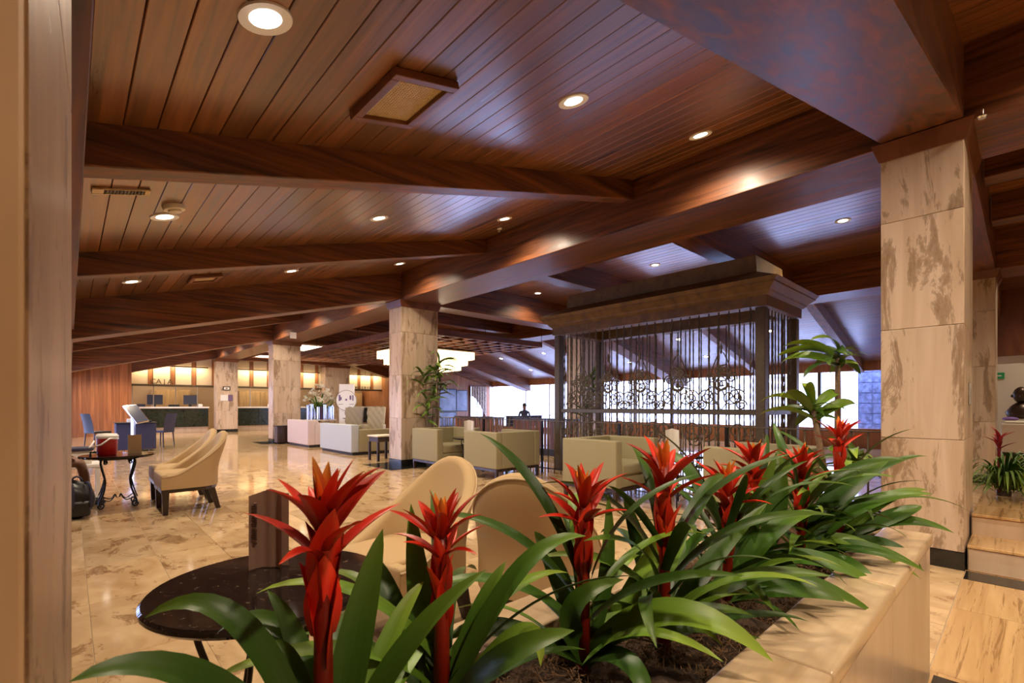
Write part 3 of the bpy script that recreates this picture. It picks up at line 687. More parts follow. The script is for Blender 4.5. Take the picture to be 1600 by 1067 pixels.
# ---------------------------------------------------------------- chairs
def S(t): t = max(0, min(1, t)); return t*t*(3-2*t)
def cat(pts, n=8):
    P = [Vector(p) for p in pts]; out = []
    P = [P[0]*2-P[1]]+P+[P[-1]*2-P[-2]]
    for i in range(1, len(P)-2):
        for k in range(n):
            t = k/n; a, b, c, d = P[i-1:i+3]
            out.append(.5*((2*b)+(c-a)*t+(2*a-5*b+4*c-d)*t*t+(3*b-a-3*c+d)*t**3))
    out.append(P[-2]); return out
def slipper_chair(label, loc, rz, group):
    t = thing('slipper_chair', label, 'chair', loc, rz, group)
    def plan(u, ins=0):                                   # u 0..1 round the U from front right to front left; front is +x
        w, xr, xb, xf = .315-ins, .26-ins, -.04, .29
        s = u*3
        if s < 1: return (xf+(xb-xf)*s, -w)
        if s < 2: a = (s-1)*PI; return (xb-xr*math.sin(a)**.85, -w*math.cos(a))
        return (xb+(xf-xb)*(s-2), w)
    def top(u):
        x, y = plan(u); k = S((.22-x)/.54)
        return .45+.46*k-.17*(abs(y)/.315)**2*S((.22-x)/.5)
    ZB = .285
    prof = 9
    def shell(u, v):
        zt = top(u); x, y = plan(u)
        if v < .45: q = v/.45; ins = 0; z = ZB+(zt-.03-ZB)*q
        elif v < .6: q = (v-.45)/.15; a = q*PI; ins = .035*(1-math.cos(a)); z = zt-.03+.03*math.sin(a)
        else: q = (v-.6)/.4; ins = .07+.02*q; z = (zt-.03)*(1-q)+.36*q
        px, py = plan(u, ins)
        if v >= .6: ins2 = .010*abs(math.sin(u*PI*11))*math.sin(q*PI)**.5 if 0 < q < 1 else 0; px += ins2*.7
        k = S((z-.42)/.48)*S((.05-x)/.3)
        return (px-.10*k, py*(1+.06*k), z)
    ob('shell', M().grid(shell, 67, 29), 'cream', t, smooth=True)
    ob('piping', M().tube([Vector(shell(i/66, .46))+Vector((0,0,.0)) for i in range(67)], .007, 5), 'cream_pipe', t, smooth=True)
    seat = M().prism([plan(u, .085) for u in [i/40 for i in range(41)]]+[], .30, .455)
    ob('seat', seat, 'cream', t, smooth=True, bevel=.03, seg=3)
    ob('front_panel', M().box(.23, .296, -.312, .312, .285, .45), 'cream', t, smooth=True, bevel=.02, seg=3)
    ob('apron', M().prism([plan(i/30, .012) for i in range(31)], .245, .287), 'legwood', t, bevel=.003)
    for sx, sy in ((1,1),(1,-1),(-1,1),(-1,-1)):
        cx = .25 if sx > 0 else -.20; cy = .265*sy if sx > 0 else .20*sy; k = .034; q = .024; dx = .0 if sx > 0 else -.07
        ob('leg', M().hexa([(cx+dx-q,cy-q,0),(cx+dx+q,cy-q,0),(cx+dx+q,cy+q,0),(cx+dx-q,cy+q,0)], [(cx-k,cy-k,.25),(cx+k,cy-k,.25),(cx+k,cy+k,.25),(cx-k,cy+k,.25)]), 'legwood', t, bevel=.004)
    return t
sch = slipper_chair('cream curved-back lounge chair standing alone on the left, nearer of two', (1.03, 6.74, 0), PI, 'cream lounge chairs')
dup(sch, 'cream curved-back lounge chair hidden behind its twin on the left', (1.05, 7.43, 0), PI)
dup(sch, 'cream lounge chair beside the round black table, turned toward the viewer', (1.38, 2.34, 0), math.radians(188))
dup(sch, 'cream lounge chair with its rounded back to the viewer, behind the planter', (1.84, 1.76, 0), math.radians(28))
dup(sch, 'cream lounge chair holding the seated person beside the left pier', (-.50, 7.9, 0), 0)

def club_chair(label, loc, rz, group):
    t = thing('club_chair', label, 'armchair', loc, rz, group)
    D, W, H, A = .86, 1.0, .78, .13
    for s in (1, -1):
        y0, y1 = sorted((s*W/2, s*(W/2-A)))
        ob('arm', M().box(-D/2, D/2, y0, y1, .19, H), 'olive', t, smooth=True, bevel=.018, seg=3)
    b = ob('backrest', M().box(-D/2+.002, -D/2+.15, -W/2+A, W/2-A, .19, H-.002), 'olive', t, smooth=True, bevel=.018, seg=3)
    ob('button', M().ball((-D/2+.152, 0, .62), .014, 6), 'olive', b, smooth=True)
    ob('seat_base', M().box(-D/2+.15, D/2-.02, -W/2+A, W/2-A, .19, .34), 'olive', t, smooth=True, bevel=.02, seg=3)
    ob('seat_cushion', M().box(-D/2+.152, D/2, -W/2+A+.004, W/2-A-.004, .342, .48), 'olive', t, smooth=True, bevel=.035, seg=3)
    bx('apron', -D/2+.01, D/2-.01, -W/2+.01, W/2-.01, .145, .19, 'legwood', t)
    for sx in (1, -1):
        for sy in (1, -1):
            cx, cy = sx*(D/2-.035), sy*(W/2-.035); k, q = .026, .017
            ob('leg', M().hexa([(cx-q,cy-q,0),(cx+q,cy-q,0),(cx+q,cy+q,0),(cx-q,cy+q,0)], [(cx-k,cy-k,.15),(cx+k,cy-k,.15),(cx+k,cy+k,.15),(cx-k,cy+k,.15)]), 'legwood', t)
    return t
cc = club_chair('olive box armchair beside the palm column, open side to the right', (5.35, 7.62, 0), -PI/2, 'olive box armchairs')
dup(cc, 'olive box armchair turned away, right of the palm column', (5.48, 6.15, 0), PI/2)
dup(cc, 'olive box armchair in front of the cage behind the red flowers', (5.36, 3.80, 0), -PI/2)
dup(cc, 'olive box armchair half hidden by the cluster of red flowers', (5.44, 1.90, 0), PI/2)

# ---------------------------------------------------------------- iron tables
def iron_table(label, loc, group, rz=0, r=.36, h=.63):
    t = thing('iron_table', label, 'table', loc, rz, group)
    ob('table_top', M().lathe([(.001,h-.03),(r-.012,h-.03),(r,h-.018),(r,h-.008),(r-.008,h),(.001,h)], 48), 'granite', t, smooth=2)
    def curl(c, r0, a0, turns, n=14, s=1): return [(c[0]+(r0*(1-i/n*.75))*math.cos(a0+s*turns*2*PI*i/n), 0, c[1]+(r0*(1-i/n*.75))*math.sin(a0+s*turns*2*PI*i/n)) for i in range(n+1)]
    for k in range(4):
        leg = M()
        main = cat([(.17,0,h-.07),(.20,0,h-.04),(.225,0,h-.09),(.19,0,h-.22),(.165,0,.32),(.185,0,.2),(.235,0,.10),(.245,0,.05)], 6)
        leg.tube(main, .010, 6); leg.tube(cat([(.17,0,.36),(.21,0,.22),(.25,0,.13)], 6), .007, 5)
        leg.tube(curl((.215,.055), .045, .2, 1.3, s=-1), .009, 6); leg.tube(curl((.165,h-.085), .028, 1.2, 1.2), .008, 6)
        leg.tube(cat([(.20,0,.12),(.12,0,.09),(.07,0,.11),(.04,0,.15),(.02,0,.12)], 6), .007, 5)
        ob('leg', leg, 'iron', t, smooth=True, rot=(0,0,k*PI/2+.15))
    ob('ring', M().tube([(.2*math.cos(a*PI/12), .2*math.sin(a*PI/12), h-.045) for a in range(25)], .008, 5), 'iron', t, smooth=True)
    return t
it = iron_table('round black granite table in front, left of the red flowers', (.50, 1.72, 0), 'round iron tables')
dup(it, 'round iron table with scrolled legs carrying a red cooler', (.43, 7.42, 0), .6)
dup(it, 'round iron table between the two olive armchairs by the palm', (5.42, 6.90, 0), .3)
dup(it, 'round iron table between the two olive armchairs by the cage', (5.40, 2.86, 0), .3)
def menu(label, loc, rz, h, w_, mat_, txt=True):
    t = thing('menu_card', label, 'menu card', loc, rz)
    def fn(u, v): a = (u-.5)*2; return (a*w_/2, .035*(1-abs(a))*(1.0)+.02*math.sin(abs(a)*PI), v*(h+.02*(1-abs(a))))
    m = M(); g = M().grid(fn, 13, 5); n = len(g.v); m.v = g.v+[(x, y+.003, z) for x, y, z in g.v]; m.f = g.f+[tuple(reversed([i+n for i in f])) for f in g.f]
    ob('sheet', m, mat_, t, smooth=True)
    ob('back_sheet', M().grid(lambda u, v: (((u-.5)*w_), -.035*0+.06+.0*v, v*h), 3, 3), mat_, t)
    return t
mc = menu('brown folded menu card standing on the black granite table', (.51, 1.84, .631), -.75, .265, .115, 'menu')
pr = M()
for i in range(22):
    if i % 7 != 6: pr.box(-.047+.004*(i % 3 == 0), -.034, -.0005, .012, .235-i*.0068, .2395-i*.0068)
ob('printing', pr, 'menutext', mc)
menu('white card on the iron table between the armchairs by the palm', (5.30, 6.85, .631), -.9, .30, .17, 'paper'); menu('white card on the iron table by the cage', (5.45, 2.95, .631), -.9, .28, .15, 'paper')
# ---------------------------------------------------------------- things on and around the far left table
t = thing('cooler', 'red drinks cooler with white lid and handle on the scrolled iron table', 'cooler', (.33, 7.40, .631))
ob('body', M().lathe([(.001,0),(.085,0),(.095,.02),(.10,.20),(.001,.20)], 24), 'redp', t, smooth=2); ob('lid', M().lathe([(.001,.20),(.106,.20),(.108,.225),(.09,.25),(.001,.255)], 24), 'white', t, smooth=2)
ob('handle', M().tube([(-.115,-.03,.17),(-.16,-.10,.10),(-.06,-.13,.13),(.02,-.12,.20),(.10,-.04,.19)], .010, 6), 'white', t, smooth=True); ob('tap', M().tube([(-.1,-.03,.04),(-.15,-.05,.04),(-.15,-.05,.0)], .012, 6), 'blackp', t)
tag(ob('card_holder', M().hexa([(.52,7.36,.631),(.65,7.36,.631),(.65,7.39,.631),(.52,7.39,.631)], [(.52,7.37,.86),(.65,7.37,.86),(.65,7.38,.86),(.52,7.38,.86)]), 'card'), 'brown card standing beside the red cooler', 'card')
tag(ob('storage_box', M().box(.0, .22, 8.4, 8.7, .45, .62), 'offwhite', bevel=.01), 'pale box with a dark lid behind the red cooler', 'box'); lid = bx('box_lid', -.02, .24, 8.38, 8.72, .62, .66, 'navy', None, .01); lid.parent = bpy.data.objects['storage_box']
st_ = thing('box_stool', 'low pale stool under the storage box', 'stool', (.11, 8.55, 0)); bx('seat', -.2, .2, -.25, .25, .40, .449, 'white', st_, .01)
for sx in (-1, 1):
    for sy in (-1, 1): bx('leg', sx*.17-.02, sx*.17+.02, sy*.22-.02, sy*.22+.02, 0, .40, 'white', st_, 0)
def backpack(loc):
    t = thing('backpack', 'black bag lying on the floor at the feet of the seated person', 'bag', loc)
    def bp(u, v):
        a = u*2*PI; k = math.sin(v*PI)**.45; c, d = math.cos(a), math.sin(a); e = (abs(c)**3+abs(d)**3)**(-1/3)
        return (.17*k*c*e-.03*v, .12*k*d*e, .0+.40*v+.015*math.sin(a*3+v*9))
    ob('body', M().grid(bp, 28, 14, True), 'blackp', t, smooth=True); ob('pocket', M().box(-.11, .11, -.165, -.10, .03, .19), 'blackp', t, smooth=True, bevel=.03, seg=3)
    for s in (-.07, .07): ob('strap', M().tube(bez((s,-.05,.37), (s+.05,-.22,.46), (s+.04,-.16,.12), 12), .013, 5), 'navy', t, smooth=True)
    ob('grab_handle', M().tube(bez((-.05,0,.39), (0,0,.50), (.05,0,.39), 8), .010, 5), 'navy', t, smooth=True)
backpack((.06, 7.0, 0))

# seated person (skin modifier grown from a skeleton)
def figure(name, label, loc, rz, skin='skin', shirt='shirt', lower='shorts'):
    V = {'pel':((-.02,0,.52),.13),'sp1':((-.05,0,.68),.125),'chest':((-.06,0,.86),.14),'neck':((-.04,0,1.02),.055),'head0':((-.02,0,1.12),.085),'head1':((-.01,0,1.22),.085)}
    E_ = [('pel','sp1'),('sp1','chest'),('chest','neck'),('neck','head0'),('head0','head1')]
    for s, n in ((1,'l'),(-1,'r')):
        V.update({'hip'+n:((.05,s*.10,.51),.088),'kn'+n:((.46,s*.12,.53),.058),'cal'+n:((.50,s*.12,.34),.052),'an'+n:((.52,s*.12,.09),.034),'heel'+n:((.52,s*.12,.04),.036),'toe'+n:((.70,s*.13,.03),.030),
                  'sh'+n:((-.06,s*.19,.93),.060),'el'+n:((.04,s*.25,.68),.042),'wr'+n:((.26,s*.18,.60),.030),'hand'+n:((.33,s*.16,.60),.034)})
        E_ += [('pel','hip'+n),('hip'+n,'kn'+n),('kn'+n,'cal'+n),('cal'+n,'an'+n),('an'+n,'heel'+n),('heel'+n,'toe'+n),('chest','sh'+n),('sh'+n,'el'+n),('el'+n,'wr'+n),('wr'+n,'hand'+n)]
        for k in range(5):
            f = 'f%d%s' % (k, n); dy = (k-1.5)*.018 if k < 4 else s*-.035
            V[f] = ((.39 if k < 4 else .36, s*.16+dy, .585), .009); V[f+'b'] = ((.42-.006*abs(k-1.5) if k < 4 else .385, s*.16+dy*1.1, .565), .008)
            E_ += [('hand'+n, f), (f, f+'b')]
    ks = list(V); me = bpy.data.meshes.new(name); me.from_pydata([V[k][0] for k in ks], [(ks.index(a), ks.index(b)) for a, b in E_], [])
    o = bpy.data.objects.new('tmp', me); COL.objects.link(o)
    md = o.modifiers.new('s', 'SKIN'); sv = me.skin_vertices[0].data
    for i, k in enumerate(ks): sv[i].radius = (V[k][1], V[k][1]); sv[i].use_root = (k == 'pel')
    sb = o.modifiers.new('d', 'SUBSURF'); sb.levels = sb.render_levels = 2
    dg = bpy.context.evaluated_depsgraph_get(); dg.update(); m2 = bpy.data.meshes.new_from_object(o.evaluated_get(dg)); bpy.data.objects.remove(o)
    for n_ in (skin, shirt, lower, 'blackp'): m2.materials.append(MATS[n_])
    for p in m2.polygons:
        p.use_smooth = True; c = p.center
        p.material_index = 3 if c.z < .075 else 2 if (c.z < .64 and c.x < .36 and abs(c.y) < .145+.08*(c.x < .2) and c.z > .40) else 1 if (.60 < c.z < 1.0 and c.x < .10) else 0
    body = link(name, m2, None, loc, (0,0,rz)); tag(body, label, 'person')
    ob('hair', M().ball((-.035,0,1.22), .098, 10, (1,.95,1.0)), 'hair', body, smooth=True)
    ob('face', M().ball((.062,0,1.16), .016, 6, (1,.8,1.3)).ball((.055,.032,1.185), .008, 6).ball((.055,-.032,1.185), .008, 6).ball((.06,0,1.12), .014, 6, (.6,1.6,.4)), skin, body, smooth=True)
    return body
figure('person', 'person in dark shorts sitting at the left edge beside the scrolled iron table, legs showing', (-.36, 7.86, 0), 0)
figure('person', 'tiny seated person in dark clothes against the far glass doors', (14.6, 14.9, .0), -2.3, 'skin', 'navy', 'blackp')
s_ = thing('bench', 'dark low bench under the tiny seated person by the far glass doors', 'bench', (14.62, 14.92, 0), -2.3); bx('seat', -.3, .25, -.8, .8, .30, .415, 'navy', s_); bx('backrest', -.38, -.30, -.8, .8, .30, .75, 'navy', s_)
for sy in (-.7, .7): bx('leg', -.2, .2, sy-.03, sy+.03, 0, .30, 'legwood', s_)

# desk and kiosk
t = thing('desk', 'small dark blue draped desk in front of the wood panelled wall', 'desk', (1.30, 16.2, 0)); bx('cover', -.42, .42, -.3, .3, .05, .74, 'navy', t, .015); bx('top', -.44, .44, -.32, .32, .74, .765, 'blackp', t, .005)
tag(bx('desk_box', 1.12, 1.30, 16.1, 16.25, .766, .86, 'white', None, .008), 'small white box on the dark blue desk', 'box'); tag(bx('phone', 1.48, 1.64, 16.05, 16.2, .766, .82, 'blackp', None, .01), 'black phone on the dark blue desk', 'phone')
t = thing('kiosk_stand', 'slim silver kiosk stand with a tilted display, before the blue desk', 'kiosk', (1.19, 15.4, 0), -TH)
bx('pole', -.04, .04, -.03, .03, 0, .98, 'chrome', t, .006); bx('base', -.2, .2, -.18, .18, 0, .02, 'chrome', t, .004)
d = ob('display', M().box(-.28, .28, -.17, .17, -.02, .02), 'chrome', t, bevel=.006, loc=(.09, -.02, 1.0), rot=(math.radians(14), math.radians(52), 0)); ob('screen', M().box(-.25, .25, -.15, .15, .019, .023), 'petrol', d)
def office_chair(label, loc, rz, mt):
    t = thing('desk_chair', label, 'chair', loc, rz)
    ob('seat', M().box(-.22, .22, -.22, .22, .42, .48), mt, t, smooth=True, bevel=.02)
    ob('backrest', M().grid(lambda u, v: (-.22-.10*v**1.6-.03*math.cos((u-.5)*PI), (u-.5)*.42, .46+.52*v), 9, 7), mt, t, smooth=True)
    sd = t.children[-1].modifiers.new('t', 'SOLIDIFY'); sd.thickness = .04
    for sx in (-.19, .19):
        for sy in (-.19, .19): ob('leg', M().tube([(sx,sy,.42),(sx*1.15,sy*1.1,0)], [.02,.014], 6), 'legwood', t)
    return t
office_chair('blue upholstered chair with curved back right of the dark desk', (2.0, 17.3, 0), PI-.8, 'navy'); office_chair('dark desk chair left of the blue desk', (.60, 18.0, 0), .5, 'blackp')

# sofas
def sofa(label, loc, L, D, H, mt, side, group):
    t = thing('sofa', label, 'sofa', loc, 0, group)          # back faces -x, length along y
    ob('back', M().box(0, .20, 0, L, .07, H), mt, t, smooth=True, bevel=.02, seg=3)
    for y0, y1 in ((0, .18), (L-.18, L)): ob('arm', M().box(.202, D, y0, y1, .07, H-.12), side, t, smooth=True, bevel=.025, seg=3)
    bx('base', .05, D-.03, .03, L-.03, 0, .07, 'blackp', t, 0); ob('seat_frame', M().box(.20, D-.01, .18, L-.18, .07, .30), side, t, bevel=.015)
    n = 2
    for i in range(n):
        a = .185+(L-.37)*i/n; b = .185+(L-.37)*(i+1)/n-.01
        ob('seat_cushion', M().box(.21, D, a, b, .302, .44), side, t, smooth=True, bevel=.03, seg=3); ob('back_cushion', M().box(.205, .38, a, b, .442, H-.02), side, t, smooth=True, bevel=.04, seg=3)
sofa('pale blue-grey sofa with its back turned, beside the palm column', (4.98, 11.05, 0), 1.95, 1.15, .74, 'bluefab', 'olive', 'sofas beyond the palm column'); sofa('mauve-grey sofa with its back turned, beside the third column', (5.0, 13.95, 0), 1.75, .98, .78, 'pinkfab', 'pinkfab', 'sofas beyond the palm column')
t = thing('side_table', 'small side table with dark legs left of the palm column', 'table', (5.1, 9.72, 0)); bx('top', -.24, .24, -.24, .24, .53, .56, 'offwhite', t, .004); bx('apron', -.21, .21, -.21, .21, .42, .53, 'legwood', t)
for sx in (-.2, .2):
    for sy in (-.2, .2): bx('leg', sx-.025, sx+.025, sy-.025, sy+.025, 0, .42, 'legwood', t)
t = thing('end_table', 'dark end table between the third column and the mauve sofa', 'table', (4.95, 16.0, 0)); bx('body', -.2, .2, -.15, .15, .05, .55, 'legwood', t); bx('top', -.22, .22, -.17, .17, .55, .575, 'blackp', t)
def wing_chair(label, loc, rz):
    t = thing('tufted_chair', label, 'armchair', loc, rz, 'tufted high-back chairs')
    b = ob('backrest', M().grid(lambda u, v: (-.28-.12*v-.03*math.cos((u-.5)*PI)+.012*math.sin(u*PI*6)*math.sin(v*PI*6), (u-.5)*(.66+.10*v), .40+.78*v), 25, 25), 'taupe', t, smooth=True)
    md = b.modifiers.new('t', 'SOLIDIFY'); md.thickness = .09
    for i in range(4):
        for j in range(4): ob('button', M().ball((-.25-.12*(.2+.2*j), (i-1.5)*.15+.075*(j % 2)-.03, .55+.15*j), .022, 6), 'taupe_dark', t)
    ob('seat', M().box(-.28, .32, -.30, .30, .28, .46), 'taupe', t, smooth=True, bevel=.04, seg=3)
    for s in (1, -1):
        y0, y1 = sorted((s*.30, s*.40)); ob('arm', M().box(-.26, .30, y0, y1, .26, .64), 'taupe', t, smooth=True, bevel=.035, seg=3)
    for sx in (-.24, .26):
        for sy in (-.3, .3): bx('leg', sx-.025, sx+.025, sy-.025, sy+.025, 0, .28, 'legwood', t)
    return t
wc = wing_chair('tufted taupe high-back chair behind the blue sofa, left of the pair', (6.58, 14.52, 0), math.radians(232)); wc.scale = (.82, .78, .97); dup(wc, 'tufted taupe high-back chair behind the blue sofa, right of the pair', (7.08, 14.0, 0), math.radians(232))
# totem
t = thing('totem_sign', 'white totem display with a round printed disc behind the blue sofa', 'sign', (6.75, 15.3, 0), -.75)
bx('board', -.25, .25, -.03, .03, 0, 1.92, 'white', t, .01); ob('disc', M().lathe([(.001,0),(.335,0),(.335,.03),(.001,.03)], 40), 'white', t, loc=(0,-.035,1.38), rot=(PI/2,0,0))
ob('disc_rim', M().tube([(.335*math.cos(a*PI/20), -.066, 1.38+.335*math.sin(a*PI/20)) for a in range(41)], .008, 5), 'taupe', t)
for x, z, a, b in ((-.22,1.46,.03,.10), (-.17,1.44,.02,.05), (.14,1.47,.03,.07), (.22,1.46,.02,.09), (.0,1.40,.03,.03)): bx('glyph', x-a, x+a, -.069, -.066, z-b, z+b, 'mauve', t, 0)
bx('line', -.26, -.10, -.069, -.066, 1.24, 1.255, 'taupe_dark', t, 0); bx('line', .10, .26, -.069, -.066, 1.24, 1.255, 'taupe_dark', t, 0)
bx('line', -.02, .02, -.034, -.03, .86, .93, 'mauve', t, 0); bx('line', -.12, .12, -.034, -.03, .77, .80, 'taupe_dark', t, 0)
# flower stand
fs = thing('flower_table', 'pale curved-leg table under the white lily arrangement', 'table', (6.27, 16.35, 0))
ob('top', M().lathe([(.001,.70),(.51,.70),(.52,.715),(.51,.73),(.001,.73)], 40), 'offwhite', fs, smooth=2)
for k in range(4): ob('leg', M().tube([(v.x*math.cos(k*PI/2+.5), v.x*math.sin(k*PI/2+.5), v.z) for v in cat([(.42,0,.70),(.14,0,.55),(.08,0,.35),(.20,0,.12),(.42,0,0)], 5)], .028, 6), 'offwhite', fs, smooth=True)
for i in range(12):
    a = i*PI/6; h = .42+.2*R.random(); tag(ob('mirror_vase', M().lathe([(.001,0),(.045,0),(.045,h),(.038,h),(.038,.02)], 12, (6.27+.40*math.cos(a), 16.35+.40*math.sin(a), .731)), 'chrome', smooth=2), 'slim silver tube vase in the ring under the lilies', 'vase', 'silver tube vases')
bq = thing('lily_bouquet', 'large arrangement of white lilies and green leaves on the round pale table', 'flowers', (6.27, 16.35, .731))
lf = strip(arch(0, 1.1, .42, 1.3, 6), .06, nx=2).mesh('leaf', 'leaf_palm'); 
for i in range(46):
    a = R.random()*2*PI; r = .12+.3*R.random(); link('leaf', lf, bq, (r*math.cos(a), r*math.sin(a), .25+.35*R.random()), (0, -.3+.5*R.random(), a))
pet = M(); pet.uv = []
for k in range(6):
    s_ = strip(arch(k*PI/3, .9, .12, 1.1, 4), .05, nx=2); b0 = len(pet.v); pet.v += s_.v; pet.uv += s_.uv; pet.f += [tuple(i+b0 for i in f) for f in s_.f]
pm = pet.mesh('lily', 'lilywhite')
for i in range(44):
    a = R.random()*2*PI; r = .06+.46*R.random(); z = .45+.75*(1-r/.6)*R.random()+.15; link('lily', pm, bq, (r*math.cos(a), r*math.sin(a), z), (R.uniform(-1,1), R.uniform(-1,1), a))
tag(ob('glass_vase', M().lathe([(.001,0),(.13,0),(.16,.3),(.14,.44)], 20, (6.27, 16.35, .731)), 'mauve', smooth=2), 'dark violet vase among the silver tubes', 'vase')

# ---------------------------------------------------------------- head of the steps
t = thing('white_sofa', 'cream low wall sofa at the head of the steps', 'sofa', (11.7, -.55, .357)); ob('body', M().box(0, .9, -3.0, .82, 0, .55), 'offwhite', t, bevel=.02); bx('plinth', -.01, .88, -2.9, .80, -.0, .06, 'blackp', t, 0); bx('cushion', .05, .85, -2.9, .78, .55, .60, 'offwhite', t, .03)
stt = thing('bust_statue', 'dark bronze bust above the cream seat at the head of the steps', 'statue', (12.3, .03, .957)); stt.scale = (.85, .85, .85); ob('shoulders', M().lathe([(.001,.03),(.20,.03),(.24,.16),(.15,.30),(.08,.36),(.001,.36)], 18), 'bronze_statue', stt, smooth=True)
ob('head', M().ball((0,0,.52), .15, 12, (.9,.85,1.15)).ball((-.14,0,.50), .03, 6).ball((0,.13,.50), .03, 6).ball((0,-.13,.50), .03, 6), 'bronze_statue', stt, smooth=True)
tag(ob('cushion', M().ball((11.93, .16, .985), .15, 10, (.7,.7,.22)), 'purple', smooth=True), 'purple cloth heaped beside the bronze bust', 'cloth')
t = thing('exit_sign', 'small green exit sign on the cream wall at the right edge', 'sign', (12.99, .34, 1.78)); bx('plate', -.012, 0, -.09, .09, -.06, .06, 'green_sign', t, .002); ob('arrow', M().prism([(-.05,-.01),(.01,-.01),(.01,-.03),(.05,0),(.01,.03),(.01,.01),(-.05,.01)], 0, .002).xf(Matrix(((0,0,-1,-.012),(1,0,0,0),(0,1,0,0),(0,0,0,1)))), 'white', t)
